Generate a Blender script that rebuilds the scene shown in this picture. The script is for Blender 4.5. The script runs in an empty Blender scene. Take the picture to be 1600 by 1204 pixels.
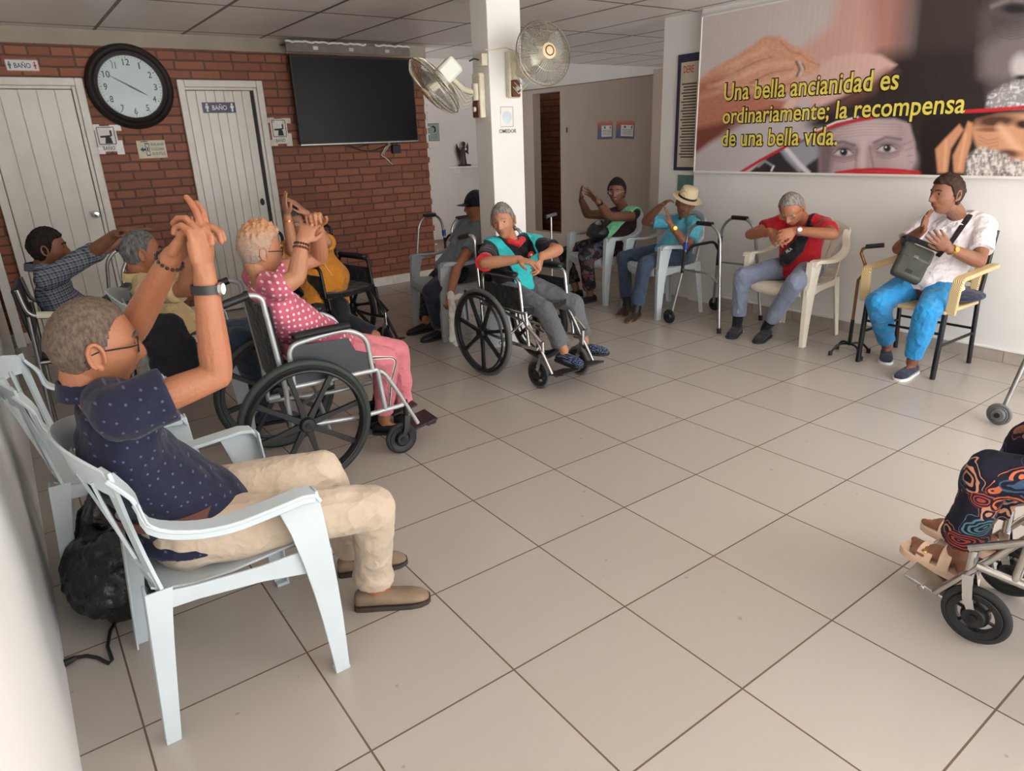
import bpy, bmesh, math, random
import numpy as np
from mathutils import Vector, Matrix, Euler, noise

random.seed(7)
sc = bpy.context.scene
COL = sc.collection

# ------------------------------------------------------------------ camera
TILE = 0.49
CAM_POS = Vector((-0.97696, -1.41107, 1.57358))
CF = Vector((0.5477088885999989, 0.7642662039368601, -0.3404587241773893))
CR = Vector((0.8047567288357919, -0.5925420748552145, -0.035503477573232384))
CU = Vector((0.2288702268580812, 0.25454087892953287, 0.9395889315076627))
FPX = 1064.809
cam_data = bpy.data.cameras.new('camera')
cam = bpy.data.objects.new('camera', cam_data)
COL.objects.link(cam)
cam.matrix_world = Matrix(((CR.x, CU.x, -CF.x, CAM_POS.x), (CR.y, CU.y, -CF.y, CAM_POS.y),
                           (CR.z, CU.z, -CF.z, CAM_POS.z), (0, 0, 0, 1)))
cam_data.sensor_width = 36.0
cam_data.lens = FPX / 1600.0 * 36.0
cam_data.clip_start = 0.05
sc.camera = cam

# ------------------------------------------------------------------ light
world = bpy.data.worlds.new('world')
sc.world = world
world.use_nodes = True
bg = world.node_tree.nodes['Background']
bg.inputs['Color'].default_value = (0.93, 0.96, 1.0, 1)
bg.inputs['Strength'].default_value = 4.2

def area_light(name, loc, rot, sx, sy, power, color=(1, 1, 1)):
    l = bpy.data.lights.new(name, 'AREA')
    l.shape = 'RECTANGLE'; l.size = sx; l.size_y = sy
    l.energy = power; l.color = color
    o = bpy.data.objects.new(name, l)
    o.location = loc; o.rotation_euler = rot
    COL.objects.link(o)
    return o
# daylight falling in through the open front of the hall (its whole front side, y = -3.4)
area_light('daylight_front', (3.3, -3.35, 1.45), (math.radians(116), 0, math.radians(-8)), 4.0, 2.1, 140, (0.98, 0.99, 1.0))
# sun on the paving outside the open front, added to brighten the ceiling by bounce; it only reaches the first metre of the floor
sun = bpy.data.lights.new('sun', 'SUN'); sun.energy = 21.0; sun.angle = math.radians(2); sun.color = (1.0, 0.97, 0.93)
sun_o = bpy.data.objects.new('sun', sun); sun_o.rotation_euler = (math.radians(24), math.radians(-6), 0); COL.objects.link(sun_o)
# added fill lamp in the far hall, lifts the dark back behind the column
area_light('fill_far', (7.2, 9.2, 1.9), (math.radians(-90), 0, math.radians(-20)), 2.5, 1.2, 45, (1.0, 0.97, 0.93))
sc.view_settings.view_transform = 'Standard'
sc.view_settings.look = 'None'
sc.view_settings.gamma = 1.0
sc.view_settings.use_curve_mapping = False
sc.view_settings.exposure = -0.06
sc.cycles.use_denoising = True
sc.cycles.max_bounces = 8
sc.cycles.diffuse_bounces = 5
sc.cycles.sample_clamp_indirect = 6.0

# ------------------------------------------------------------------ projection helpers (pixel of the 1600x1204 photo -> point)
def ray(u, v):
    return CF + CR * ((u - 800) / FPX) - CU * ((v - 602) / FPX)
def onz(u, v, z=0.0):
    d = ray(u, v); return CAM_POS + d * ((z - CAM_POS.z) / d.z)
def onx(u, v, x):
    d = ray(u, v); return CAM_POS + d * ((x - CAM_POS.x) / d.x)
def ony(u, v, y):
    d = ray(u, v); return CAM_POS + d * ((y - CAM_POS.y) / d.y)
def reach(parent, u, v, L, near=True):
    """point seen at (u, v) that lies L away from parent (nearest or farthest of the two)"""
    d = ray(u, v).normalized(); p = Vector(parent) - CAM_POS
    t = p.dot(d); h2 = p.length_squared - t * t
    if h2 >= L * L:
        q = CAM_POS + d * t
        return Vector(parent) + (q - Vector(parent)).normalized() * L
    s = math.sqrt(L * L - h2)
    return CAM_POS + d * (t - s if near else t + s)

# ------------------------------------------------------------------ object helpers
def tag(o, label=None, cat=None, group=None, kind=None):
    if label: o['label'] = label
    if cat: o['category'] = cat
    if group: o['group'] = group
    if kind: o['kind'] = kind
    return o
def thing(name, label, cat, loc=(0, 0, 0), rz=0.0, group=None):
    o = bpy.data.objects.new(name, None)
    o.empty_display_size = 0.1
    o.location = loc; o.rotation_euler = (0, 0, rz)
    COL.objects.link(o)
    return tag(o, label, cat, group)
def dup(root, loc, rz, label, group=None, name=None):
    def cp(o, par):
        c = o.copy(); COL.objects.link(c); c.parent = par
        for ch in [k for k in bpy.data.objects if k.parent == o]:
            cp(ch, c)
        return c
    r = cp(root, None)
    r.location = loc; r.rotation_euler = (0, 0, rz); r['label'] = label
    if group: r['group'] = group
    return r

class MB:
    """collects closed shapes; build() links them as one mesh object"""
    def __init__(s): s.v = []; s.f = []; s.off = Vector((0, 0, 0))
    def add(s, vs, fs):
        n = len(s.v); s.v += [tuple(v) for v in vs]; s.f += [tuple(i + n for i in f) for f in fs]; return s
    def box(s, c, size, M=None, taper=1.0):
        hx, hy, hz = size[0] / 2, size[1] / 2, size[2] / 2
        vs = []
        for z in (-1, 1):
            k = taper if z > 0 else 1
            for x, y in ((-1, -1), (1, -1), (1, 1), (-1, 1)):
                p = Vector((x * hx * k, y * hy * k, z * hz))
                if M is not None: p = M @ p
                vs.append(p + Vector(c))
        return s.add(vs, [(3, 2, 1, 0), (4, 5, 6, 7), (0, 1, 5, 4), (1, 2, 6, 5), (2, 3, 7, 6), (3, 0, 4, 7)])
    def mm(s, a, b):
        a, b = Vector(a), Vector(b)
        return s.box((a + b) / 2, [abs(x) for x in (b - a)])
    def rings(s, rs, closed=False):
        n = len(rs[0]); k = len(rs); vs = [p for r in rs for p in r]; fs = []
        for i in range(k if closed else k - 1):
            j = (i + 1) % k
            for a in range(n):
                b = (a + 1) % n
                fs.append((i * n + a, i * n + b, j * n + b, j * n + a))
        if not closed:
            fs.append(tuple(range(n - 1, -1, -1))); fs.append(tuple((k - 1) * n + a for a in range(n)))
        return s.add(vs, fs)
    def tube(s, pts, r, n=10, closed=False, ref=None, sq=None):
        """round tube along a path; r number or list; sq=(a,b) makes a flattened section (ref = wide direction)"""
        pts = [Vector(p) for p in pts]; k = len(pts); rs = []
        u = Vector(ref) if ref is not None else None
        for i, p in enumerate(pts):
            a = pts[(i - 1) % k] if (i > 0 or closed) else p
            b = pts[(i + 1) % k] if (i < k - 1 or closed) else p
            t = (b - a)
            t = t.normalized() if t.length > 1e-9 else Vector((0, 0, 1))
            if u is None:
                u = t.orthogonal().normalized()
            w = u - t * u.dot(t)
            w = w.normalized() if w.length > 1e-5 else t.orthogonal().normalized()
            if ref is None: u = w
            q = t.cross(w)
            rr = r[i] if isinstance(r, (list, tuple)) else r
            ax, ay = (rr if isinstance(rr, (list, tuple)) else (rr, rr))
            if sq: ax *= sq[0]; ay *= sq[1]
            rs.append([p + w * (ax * math.cos(2 * math.pi * j / n)) + q * (ay * math.sin(2 * math.pi * j / n)) for j in range(n)])
        return s.rings(rs, closed)
    def strap(s, pts, w, th, ref):
        """flat strip with rectangular section, w along ref"""
        pts = [Vector(p) for p in pts]; k = len(pts); rs = []
        for i, p in enumerate(pts):
            t = (pts[min(i + 1, k - 1)] - pts[max(i - 1, 0)]).normalized()
            rf = Vector(ref[i] if isinstance(ref, list) else ref)
            a = (rf - t * rf.dot(t)).normalized(); b = t.cross(a)
            ww = w[i] if isinstance(w, list) else w
            tt = th[i] if isinstance(th, list) else th
            rs.append([p + a * x * ww / 2 + b * y * tt / 2 for x, y in ((-1, -1), (1, -1), (1, 1), (-1, 1))])
        return s.rings(rs)
    def blob(s, pts, rad, n=12, cap=3, ref=None):
        """rounded limb: tube with hemispherical ends. rad entries: r or (rx, ry)"""
        pts = [Vector(p) for p in pts]
        rad = [x if isinstance(x, (list, tuple)) else (x, x) for x in rad]
        P, Q = [], []
        t0 = (pts[1] - pts[0]).normalized(); t1 = (pts[-1] - pts[-2]).normalized()
        for i in range(cap):
            a = (i + .35) / cap * math.pi / 2
            e = min(rad[0])
            P.append(pts[0] - t0 * e * math.cos(a)); Q.append((rad[0][0] * math.sin(a), rad[0][1] * math.sin(a)))
        P += pts; Q += rad
        for i in range(cap):
            a = (cap - i - .65) / cap * math.pi / 2
            e = min(rad[-1])
            P.append(pts[-1] + t1 * e * math.cos(a)); Q.append((rad[-1][0] * math.sin(a), rad[-1][1] * math.sin(a)))
        return s.tube(P, Q, n, ref=ref)
    def ell(s, c, r, M=None, nu=16, nv=10):
        vs = []; c = Vector(c)
        if not isinstance(r, (list, tuple)): r = (r, r, r)
        rs = []
        for j in range(nv):
            a = math.pi * (j + .5) / nv
            row = []
            for i in range(nu):
                b = 2 * math.pi * i / nu
                p = Vector((r[0] * math.sin(a) * math.cos(b), r[1] * math.sin(a) * math.sin(b), r[2] * math.cos(a)))
                if M is not None: p = M @ p
                row.append(c + p)
            rs.append(row[::-1])
        return s.rings(rs)
    def lathe(s, prof, c=(0, 0, 0), M=None, n=24, closed=False):
        rs = []
        for r, z in prof:
            row = []
            for i in range(n):
                a = 2 * math.pi * i / n
                p = Vector((r * math.cos(a), r * math.sin(a), z))
                if M is not None: p = M @ p
                row.append(Vector(c) + p)
            rs.append(row)
        return s.rings(rs, closed)
    def prism(s, poly, c, ex, ey, th):
        """extruded polygon: poly 2d in axes ex, ey, thickness along ex x ey, centred"""
        ex, ey = Vector(ex), Vector(ey); ez = ex.cross(ey).normalized(); n = len(poly); c = Vector(c)
        a = [c + ex * x + ey * y - ez * th / 2 for x, y in poly]; b = [p + ez * th for p in a]
        fs = [tuple(range(n - 1, -1, -1)), tuple(range(n, 2 * n))]
        for i in range(n):
            j = (i + 1) % n; fs.append((i, j, n + j, n + i))
        return s.add(a + b, fs)
    def build(s, name, mat, parent=None, smooth=True, local=None, bevel=0, remesh=0, smooth_it=0, disp=None, sub=0):
        me = bpy.data.meshes.new(name)
        vs = s.v
        if local is not None: vs = [(x - local[0], y - local[1], z - local[2]) for x, y, z in vs]
        me.from_pydata(vs, [], s.f)
        me.validate(); me.update()
        o = bpy.data.objects.new(name, me); COL.objects.link(o)
        bm = bmesh.new(); bm.from_mesh(me); bmesh.ops.recalc_face_normals(bm, faces=bm.faces); bm.to_mesh(me); bm.free()
        if mat: me.materials.append(mat)
        if parent: o.parent = parent
        if remesh:
            m = o.modifiers.new('r', 'REMESH'); m.mode = 'VOXEL'; m.voxel_size = remesh; m.use_smooth_shade = True
            if smooth_it:
                m = o.modifiers.new('s', 'SMOOTH'); m.factor = .5; m.iterations = smooth_it
            if disp and disp[1]:
                tx = bpy.data.textures.new('fold', 'CLOUDS'); tx.noise_scale = disp[0]; tx.noise_depth = 1
                m = o.modifiers.new('d', 'DISPLACE'); m.texture = tx; m.strength = disp[1]; m.mid_level = .5
                m.texture_coords = 'LOCAL'
        else:
            if bevel:
                m = o.modifiers.new('b', 'BEVEL'); m.width = bevel; m.segments = 2; m.limit_method = 'ANGLE'; m.angle_limit = math.radians(40)
            if sub:
                m = o.modifiers.new('u', 'SUBSURF'); m.levels = sub; m.render_levels = sub
        if smooth:
            me.polygons.foreach_set('use_smooth', [True] * len(me.polygons))
            if not remesh and not sub:
                try: me.set_sharp_from_angle(angle=math.radians(42))
                except Exception: pass
        return o

def arc(p0, p1, p2, n=6):
    """quadratic curve points"""
    p0, p1, p2 = Vector(p0), Vector(p1), Vector(p2)
    return [p0 * (1 - t) ** 2 + p1 * 2 * t * (1 - t) + p2 * t * t for t in [i / n for i in range(n + 1)]]
def rounded(pts, r, n=5):
    """polyline with rounded corners"""
    pts = [Vector(p) for p in pts]; out = [pts[0]]
    for a, b, c in zip(pts, pts[1:], pts[2:]):
        k = min(r, (b - a).length * .48, (c - b).length * .48)
        out += arc(b + (a - b).normalized() * k, b, b + (c - b).normalized() * k, n)
    return out + [pts[-1]]

# ------------------------------------------------------------------ materials
def srgb(r, g, b):
    f = lambda c: ((c / 255) / 12.92 if c / 255 <= 0.04045 else (((c / 255) + 0.055) / 1.055) ** 2.4)
    return (f(r), f(g), f(b), 1)
class NT:
    def __init__(s, name):
        s.m = bpy.data.materials.new(name); s.m.use_nodes = True; s.t = s.m.node_tree
        s.b = s.t.nodes['Principled BSDF']
    def n(s, typ, **kw):
        x = s.t.nodes.new(typ)
        for k, v in kw.items():
            if k.startswith('_'): setattr(x, k[1:], v)
            else: x.inputs[k.replace('__', ' ')].default_value = v
        return x
    def l(s, a, b): s.t.links.new(a, b)
    def coords(s): return s.n('ShaderNodeTexCoord').outputs['Object']
    def noise(s, scale, detail=3, vec=None, rough=.5):
        x = s.n('ShaderNodeTexNoise'); x.inputs['Scale'].default_value = scale; x.inputs['Detail'].default_value = detail
        x.inputs['Roughness'].default_value = rough
        s.l(vec if vec is not None else s.coords(), x.inputs['Vector']); return x.outputs['Fac']
    def ramp(s, fac, stops, interp='LINEAR'):
        x = s.n('ShaderNodeValToRGB'); x.color_ramp.interpolation = interp
        e = x.color_ramp.elements
        while len(e) < len(stops): e.new(.5)
        for k, (p, c) in zip(e, stops): k.position = p; k.color = c
        s.l(fac, x.inputs['Fac']); return x.outputs['Color']
    def math(s, op, a, b=None, c=None):
        x = s.n('ShaderNodeMath'); x.operation = op
        for i, q in enumerate((a, b, c)):
            if q is None: continue
            if isinstance(q, (int, float)): x.inputs[i].default_value = q
            else: s.l(q, x.inputs[i])
        return x.outputs[0]
    def mix(s, fac, a, b):
        x = s.n('ShaderNodeMix'); x.data_type = 'RGBA'
        ci = [i for i in x.inputs if i.type == 'RGBA']
        if isinstance(fac, (int, float)): x.inputs['Factor'].default_value = fac
        else: s.l(fac, x.inputs['Factor'])
        for q, i in ((a, ci[0]), (b, ci[1])):
            if isinstance(q, tuple): i.default_value = q
            else: s.l(q, i)
        return [o for o in x.outputs if o.type == 'RGBA'][0]
    def bump(s, h, strength=.3, dist=.01):
        x = s.n('ShaderNodeBump'); x.inputs['Strength'].default_value = strength; x.inputs['Distance'].default_value = dist
        s.l(h, x.inputs['Height']); s.l(x.outputs['Normal'], s.b.inputs['Normal']); return x
    def color(s, c):
        if isinstance(c, tuple): s.b.inputs['Base Color'].default_value = c
        else: s.l(c, s.b.inputs['Base Color'])
        return s
    def set(s, rough=.5, metal=0, spec=None, sheen=0, emis=None, alpha=None, trans=None, sss=0):
        s.b.inputs['Roughness'].default_value = rough; s.b.inputs['Metallic'].default_value = metal
        if spec is not None: s.b.inputs['Specular IOR Level'].default_value = spec
        if sheen: s.b.inputs['Sheen Weight'].default_value = sheen
        if trans: s.b.inputs['Transmission Weight'].default_value = trans
        if alpha is not None: s.b.inputs['Alpha'].default_value = alpha
        return s
def plain(name, c, rough=.5, metal=0, var=.06, scale=12, bump=0, bscale=60, spec=None, sheen=0):
    t = NT(name)
    f = t.noise(scale)
    d = tuple(max(0, x * (1 - var * 2.2)) for x in c[:3]) + (1,)
    h = tuple(min(1, x * (1 + var * 2.2)) for x in c[:3]) + (1,)
    t.color(t.ramp(f, [(.3, d), (.7, h)]))
    if bump: t.bump(t.noise(bscale, 4), bump, .004)
    t.set(rough, metal, spec, sheen)
    return t.m
def fabric(name, c, rough=.85, fold=.35, var=.1):
    t = NT(name)
    f = t.noise(5, 4)
    d = tuple(x * (1 - var * 1.5) for x in c[:3]) + (1,); h = tuple(min(1, x * (1 + var * 1.5)) for x in c[:3]) + (1,)
    t.color(t.ramp(f, [(.3, d), (.7, h)]))
    rid = t.math('ABSOLUTE', t.math('MULTIPLY_ADD', t.noise(6.5, 2), 2.0, -1.0)); rid2 = t.math('ABSOLUTE', t.math('MULTIPLY_ADD', t.noise(15, 2), 2.0, -1.0))
    w = t.math('ADD', t.math('ADD', t.math('MULTIPLY', rid, -1.2), t.math('MULTIPLY', rid2, -.5)), t.math('MULTIPLY', t.noise(420, 1), .03))
    t.bump(w, min(1, fold * 2), .028); t.set(rough, 0, .25, .15)
    return t.m
def skin_mat(name, c):
    t = NT(name)
    f = t.noise(9, 5); g = t.noise(60, 3)
    red = (min(1, c[0] * 1.05), c[1] * .9, c[2] * .88, 1); lt = (min(1, c[0] * 1.1), min(1, c[1] * 1.1), min(1, c[2] * 1.08), 1)
    a = t.ramp(f, [(.25, red), (.5, c), (.75, lt)])
    t.color(t.mix(t.math('MULTIPLY', g, .18), a, (c[0] * .55, c[1] * .45, c[2] * .4, 1)))
    t.bump(t.math('ADD', t.noise(110, 5), t.math('MULTIPLY', t.noise(28, 3), 1.5)), .5, .004)
    t.set(.52, 0, .4)
    t.b.inputs['Subsurface Weight'].default_value = .08
    t.b.inputs['Subsurface Radius'].default_value = (.01, .004, .002)
    return t.m
M = {}
M['white_plastic'] = plain('white_plastic', srgb(188, 198, 202), .4, var=.02, scale=4)
M['cream_plastic'] = plain('cream_plastic', srgb(226, 220, 202), .4, var=.02, scale=4)
M['grey_plastic'] = plain('grey_plastic', srgb(165, 172, 176), .42, var=.02, scale=4)
M['chrome'] = plain('chrome', srgb(205, 205, 205), .22, 1.0, var=.03)
M['steel'] = plain('brushed_steel', srgb(172, 172, 170), .36, 1.0, var=.05)
M['silver_paint'] = plain('silver_paint', srgb(178, 180, 180), .38, .45, var=.03)
M['black_plastic'] = plain('black_plastic', srgb(26, 26, 28), .45, var=.05)
M['black_metal'] = plain('black_metal', srgb(30, 29, 30), .35, .3, var=.05)
M['rubber'] = plain('rubber', srgb(34, 35, 36), .75, var=.08, bump=.1)
M['green_rubber'] = plain('dark_green_rubber', srgb(38, 46, 42), .6, var=.05)
M['grey_rubber'] = plain('grey_rubber', srgb(96, 96, 96), .7, var=.06)
M['vinyl'] = plain('black_vinyl', srgb(24, 24, 27), .5, var=.08, bump=.15, bscale=30)
M['nylon'] = fabric('black_nylon', srgb(22, 22, 25), .7)
M['dark_panel'] = plain('dark_grey_panel', srgb(48, 51, 56), .5, var=.03)
M['wood'] = plain('brown_wood', srgb(96, 50, 26), .5, var=.2, scale=20)
M['white_paint'] = plain('white_paint', srgb(225, 223, 218), .6, var=.02)
M['old_ivory'] = plain('aged_ivory_plastic', srgb(208, 200, 178), .5, var=.06)
M['black_ink'] = plain('black_ink', srgb(24, 22, 24), .6)
M['bronze'] = plain('bronze_tube', srgb(150, 105, 70), .3, .9, var=.05)
M['gold'] = plain('gold', srgb(214, 172, 90), .28, 1.0)
M['copper'] = plain('copper_bracelet', srgb(196, 116, 74), .3, 1.0)
M['glass_dark'] = plain('spectacle_frame', srgb(20, 20, 26), .3)
M['blue_plastic'] = plain('blue_plastic', srgb(30, 50, 130), .4)
M['white_cloth'] = fabric('white_cloth', srgb(222, 218, 205), .9, .4, .03)
tl = NT('spectacle_lens'); tl.color(srgb(190, 195, 200)); tl.set(.15, 0, .2, alpha=.12); M['lens'] = tl.m
# ================================================================== THE SETTING
XL, XR, YB, ZC = -1.142, 4.361, 5.929, 2.57
def struct(o): o['kind'] = 'structure'; return o

# floor: large pale tiles with brown joints
t = NT('floor_tiles')
br = t.n('ShaderNodeTexBrick'); br.offset = 0; br.squash = 1
for k, v in (('Scale', 1.0), ('Mortar Size', .0032), ('Mortar Smooth', .15), ('Brick Width', TILE), ('Row Height', TILE), ('Bias', 0.0)): br.inputs[k].default_value = v
br.inputs['Color1'].default_value = srgb(174, 166, 158); br.inputs['Color2'].default_value = srgb(167, 159, 151); br.inputs['Mortar'].default_value = srgb(96, 78, 66)
mp = t.n('ShaderNodeMapping'); mp.inputs['Location'].default_value = (20 * TILE, 20 * TILE, 0)
t.l(t.coords(), mp.inputs['Vector']); t.l(mp.outputs['Vector'], br.inputs['Vector'])
dirt = t.noise(1.6, 2); c = t.mix(t.math('MULTIPLY', dirt, .12), br.outputs['Color'], srgb(168, 152, 138))
spot = t.math('GREATER_THAN', t.noise(26, 0), .86); c = t.mix(t.math('MULTIPLY', spot, .35), c, srgb(120, 104, 92))
t.color(c); t.bump(t.math('MULTIPLY', br.outputs['Fac'], -1.0), .25, .003)
t.set(.3, 0, .45)
t.set(.27, 0, .45)
b = MB(); b.mm((-1.3, -3.4, -.06), (9.6, 10.2, 0)); struct(b.build('floor', t.m, smooth=False))
g = plain('outside_paving', srgb(226, 222, 214), .9)
b = MB(); b.mm((-14, -16, -.08), (16, -3.4, -.02)); struct(b.build('ground', g, smooth=False))

# ceiling: suspended tiles in thin dark bars
t = NT('ceiling_tiles')
br = t.n('ShaderNodeTexBrick'); br.offset = 0; br.squash = 1
for k, v in (('Scale', 1.0), ('Mortar Size', .015), ('Mortar Smooth', .05), ('Brick Width', .705), ('Row Height', 1.33)): br.inputs[k].default_value = v
br.inputs['Color1'].default_value = srgb(236, 231, 227); br.inputs['Color2'].default_value = srgb(227, 222, 217); br.inputs['Mortar'].default_value = srgb(84, 72, 65)
mp = t.n('ShaderNodeMapping'); mp.inputs['Location'].default_value = (-.03 + .705 * 20, -4.40 + 1.33 * 20, 0)
t.l(t.coords(), mp.inputs['Vector']); t.l(mp.outputs['Vector'], br.inputs['Vector'])
t.color(br.outputs['Color']); t.bump(t.noise(3.5, 1), .5, .03); t.set(.42, 0, .5)
b = MB(); b.mm((-1.3, -3.4, ZC), (9.6, 10.2, ZC + .06)); struct(b.build('ceiling', t.m, smooth=False))

wallp = plain('white_wall_paint', srgb(226, 224, 221), .62, var=.015, scale=2, bump=.12, bscale=160)
wallt = plain('taupe_wall_paint', srgb(176, 163, 150), .7, var=.02, scale=2, bump=.1, bscale=160)
band = plain('grey_plaster_band', srgb(160, 150, 136), .75, var=.04, scale=4)
b = MB(); b.mm((XL - .15, -3.4, 0), (XL, YB, ZC)); struct(b.build('wall_left', wallp, smooth=False))
b = MB(); b.mm((XR, -3.4, 0), (XR + .16, 2.975, ZC)); b.mm((XR + .05, 2.975, 0), (XR + .16, 3.45, ZC)); struct(b.build('wall_right', wallp, smooth=False))

# brick wall
def brick_mat(name, k=1.0):
    t = NT(name)
    br = t.n('ShaderNodeTexBrick'); br.offset = .5; br.squash = .62; br.squash_frequency = 3
    for kk, v in (('Scale', 1.0), ('Mortar Size', .0085), ('Mortar Smooth', .2), ('Brick Width', .262), ('Row Height', .0785), ('Bias', -.1)): br.inputs[kk].default_value = v
    br.inputs['Color1'].default_value = srgb(164 * k, 102 * k, 76 * k); br.inputs['Color2'].default_value = srgb(136 * k, 84 * k, 63 * k); br.inputs['Mortar'].default_value = srgb(88 * k, 68 * k, 58 * k)
    sx = t.n('ShaderNodeSeparateXYZ'); t.l(t.coords(), sx.inputs[0]); cb = t.n('ShaderNodeCombineXYZ')
    wob = t.math('MULTIPLY_ADD', t.noise(7, 2), .010, -.005)
    t.l(t.math('ADD', t.math('ADD', sx.outputs['X'], sx.outputs['Y']), wob), cb.inputs['X']); t.l(t.math('ADD', sx.outputs['Z'], wob), cb.inputs['Y'])
    t.l(cb.outputs[0], br.inputs['Vector'])
    c = t.mix(t.math('MULTIPLY', t.noise(16, 4), .5), br.outputs['Color'], srgb(112 * k, 68 * k, 52 * k))
    t.color(c)
    h = t.math('ADD', t.math('MULTIPLY', br.outputs['Fac'], -1.0), t.math('MULTIPLY', t.noise(40, 4), .3))
    t.bump(h, .8, .012); t.set(.62, 0, .35); return t.m
M['brick'] = brick_mat('clay_brick')
b = MB()
b.mm((XL, YB, 0), (3.2, YB + .16, 2.45))
for i in range(31):
    w = .012 + .02 * ((i * 7) % 5) / 5
    if i % 2: b.mm((3.2, YB + .01, i * .0785 + .008), (3.2 + w, YB + .15, i * .0785 + .07))
struct(b.build('wall_back', M['brick'], smooth=False))
b = MB(); b.mm((XL, YB - .012, 2.45), (3.26, YB + .16, ZC)); struct(b.build('trim_1', band, smooth=False))
edge = MB()
for i in range(26):
    z = .12 + i * .0785 + .04; edge.ell((3.225 + .008 * (i % 3), YB + .0, z), (.016, .012, .009), nu=8, nv=6)
struct(edge.build('trim_2', M['white_paint']))

# skirtings
skw = plain('white_skirting_tile', srgb(222, 216, 206), .35, var=.03)
skg = plain('grey_skirting_tile', srgb(168, 158, 148), .35, var=.04)
b = MB()
for x0, x1 in ((XL, -.95), (-.13, .59), (1.40, 3.2)):
    x = x0
    while x < x1 - .01:
        b.mm((x + .002, YB - .012, 0), (min(x + .4, x1), YB, .10)); x += .4
struct(b.build('baseboard_back', skw, smooth=False, bevel=.002))
b = MB(); y = -3.38
while y < 2.6:
    b.mm((XR - .012, y + .002, 0), (XR, min(y + .4, 2.62) - .002, .085)); y += .4
struct(b.build('baseboard_right', skg, smooth=False, bevel=.002))
b = MB(); b.mm((XR - .018, -3.38, .085), (XR, 2.62, .097)); struct(b.build('trim_3', M['white_paint'], smooth=False, bevel=.002))

# raised landing, alcove wall, low partition with an opening on more brick, far walls
b = MB(); b.mm((3.2, 5.98, 0), (6.4, 6.9, .27)); struct(b.build('trim_4', wallp, smooth=False, bevel=.004))
b = MB(); b.mm((3.2, 5.96, .27), (6.4, 6.9, .295)); struct(b.build('trim_5', plain('brown_stair_tile', srgb(132, 104, 84), .5, var=.12, scale=25), smooth=False))
b = MB(); b.mm((3.2, 6.9, 0), (9.6, 7.05, ZC)); struct(b.build('wall_alcove', wallp, smooth=False))
XP = 4.92
b = MB()
oy0, oy1 = onx(876, 250, XP).y, onx(834.5, 250, XP).y
oz0, oz1 = .37, 2.10
b.mm((XP, 3.45, 0), (XP + .12, oy0, 2.15)); b.mm((XP, oy1, 0), (XP + .12, 6.9, 2.15))
b.mm((XP, oy0, 0), (XP + .12, oy1, oz0)); b.mm((XP, oy0, oz1), (XP + .12, oy1, 2.15))
struct(b.build('wall_partition', wallt, smooth=False))
b = MB(); b.mm((XR + .05, 3.45, 0), (XP, 3.57, 2.15)); struct(b.build('wall_return', wallt, smooth=False))
b = MB(); b.mm((5.35, 3.6, 0), (5.5, 6.9, 2.2)); struct(b.build('wall_brick_passage', M['brick'], smooth=False))
b = MB(); b.mm((9.5, 3.0, 0), (9.6, 10.2, ZC)); b.mm((XR + .16, -3.4, 0), (9.6, -3.3, ZC)); struct(b.build('wall_far', wallt, smooth=False))

# column with its paper notice
cy = 2.92
c0, c1, cl = ony(766, 150, cy), ony(816.5, 150, cy), None
cx0, cx1 = c0.x, c1.x
cdepth = 0.17
for k in range(40):     # depth of the column from where its rear left edge shows
    d = .08 + .01 * k
    q = Vector((cx0, cy + d, 1.9)) - CAM_POS
    u = 800 + FPX * q.dot(CR) / q.dot(CF)
    if u < 741: cdepth = d; break
b = MB(); b.mm((cx0, cy, 0), (cx1, cy + cdepth, ZC)); colo = struct(b.build('trim_6', wallp, smooth=False, bevel=.006))

# doors
pvc = NT('pvc_door'); sx = pvc.n('ShaderNodeSeparateXYZ'); pvc.l(pvc.coords(), sx.inputs[0])
pvc.color(pvc.ramp(pvc.noise(3, 3), [(.3, srgb(206, 200, 188)), (.7, srgb(220, 214, 203))])); pvc.set(.32, 0, .5)
frm = plain('door_frame_paint', srgb(218, 212, 202), .4, var=.03)
def door(n, x0, x1, zt, npan, hinge_gap, knob=True):
    t = struct(bpy.data.objects.new('door_%d' % n, None)); COL.objects.link(t); t.location = (x0, YB, 0)
    w = x1 - x0
    f = MB(); fw = .062
    f.mm((0, -.045, 0), (fw, .0, zt)); f.mm((w - fw, -.045, 0), (w, 0, zt)); f.mm((fw, -.045, zt - fw), (w - fw, 0, zt))
    f.mm((w - fw - .03, -.028, 0), (w - fw, 0, zt - fw)); f.mm((fw, -.028, zt - fw - .025), (w - fw - .03, 0, zt - fw))
    f.build('frame', frm, t, bevel=.006)
    lf = MB(); lx0, lx1 = fw + .004, w - fw - .034 - hinge_gap
    pw = (lx1 - lx0) / npan
    lf.mm((lx0, -.008, .01), (lx1, -.002, zt - fw - .03))
    for i in range(npan):
        lf.mm((lx0 + i * pw + .004, -.018, .01), (lx0 + (i + 1) * pw - .004, -.008, zt - fw - .03))
    lf.build('leaf', pvc.m, t, bevel=.003)
    if hinge_gap:
        d = MB(); d.mm((lx1 + .001, -.006, .01), (w - fw - .031, -.003, zt - fw - .03)); d.build('gap_shade', M['black_ink'], t)  # black strip stands in for the shade inside the ajar door
    return t, lx0, lx1
zt = 2.19
dl = ony(62, 545, YB).x
d1, a0, a1 = door(1, -.955, -.145, zt, 5, 0)
k = MB(); kp = ony(149, 334, YB)
R90 = Matrix.Rotation(math.radians(90), 3, 'X')
k.lathe([(.034, 0), (.034, .006), (.014, .012), (.012, .03), (.028, .04), (.031, .055), (.024, .068), (.006, .072)], (kp.x + .955 , -.018, kp.z), R90)
k.build('door_knob', M['chrome'], d1)
d2, b0_, b1_ = door(2, .605, 1.385, zt, 7, .028)
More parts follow.
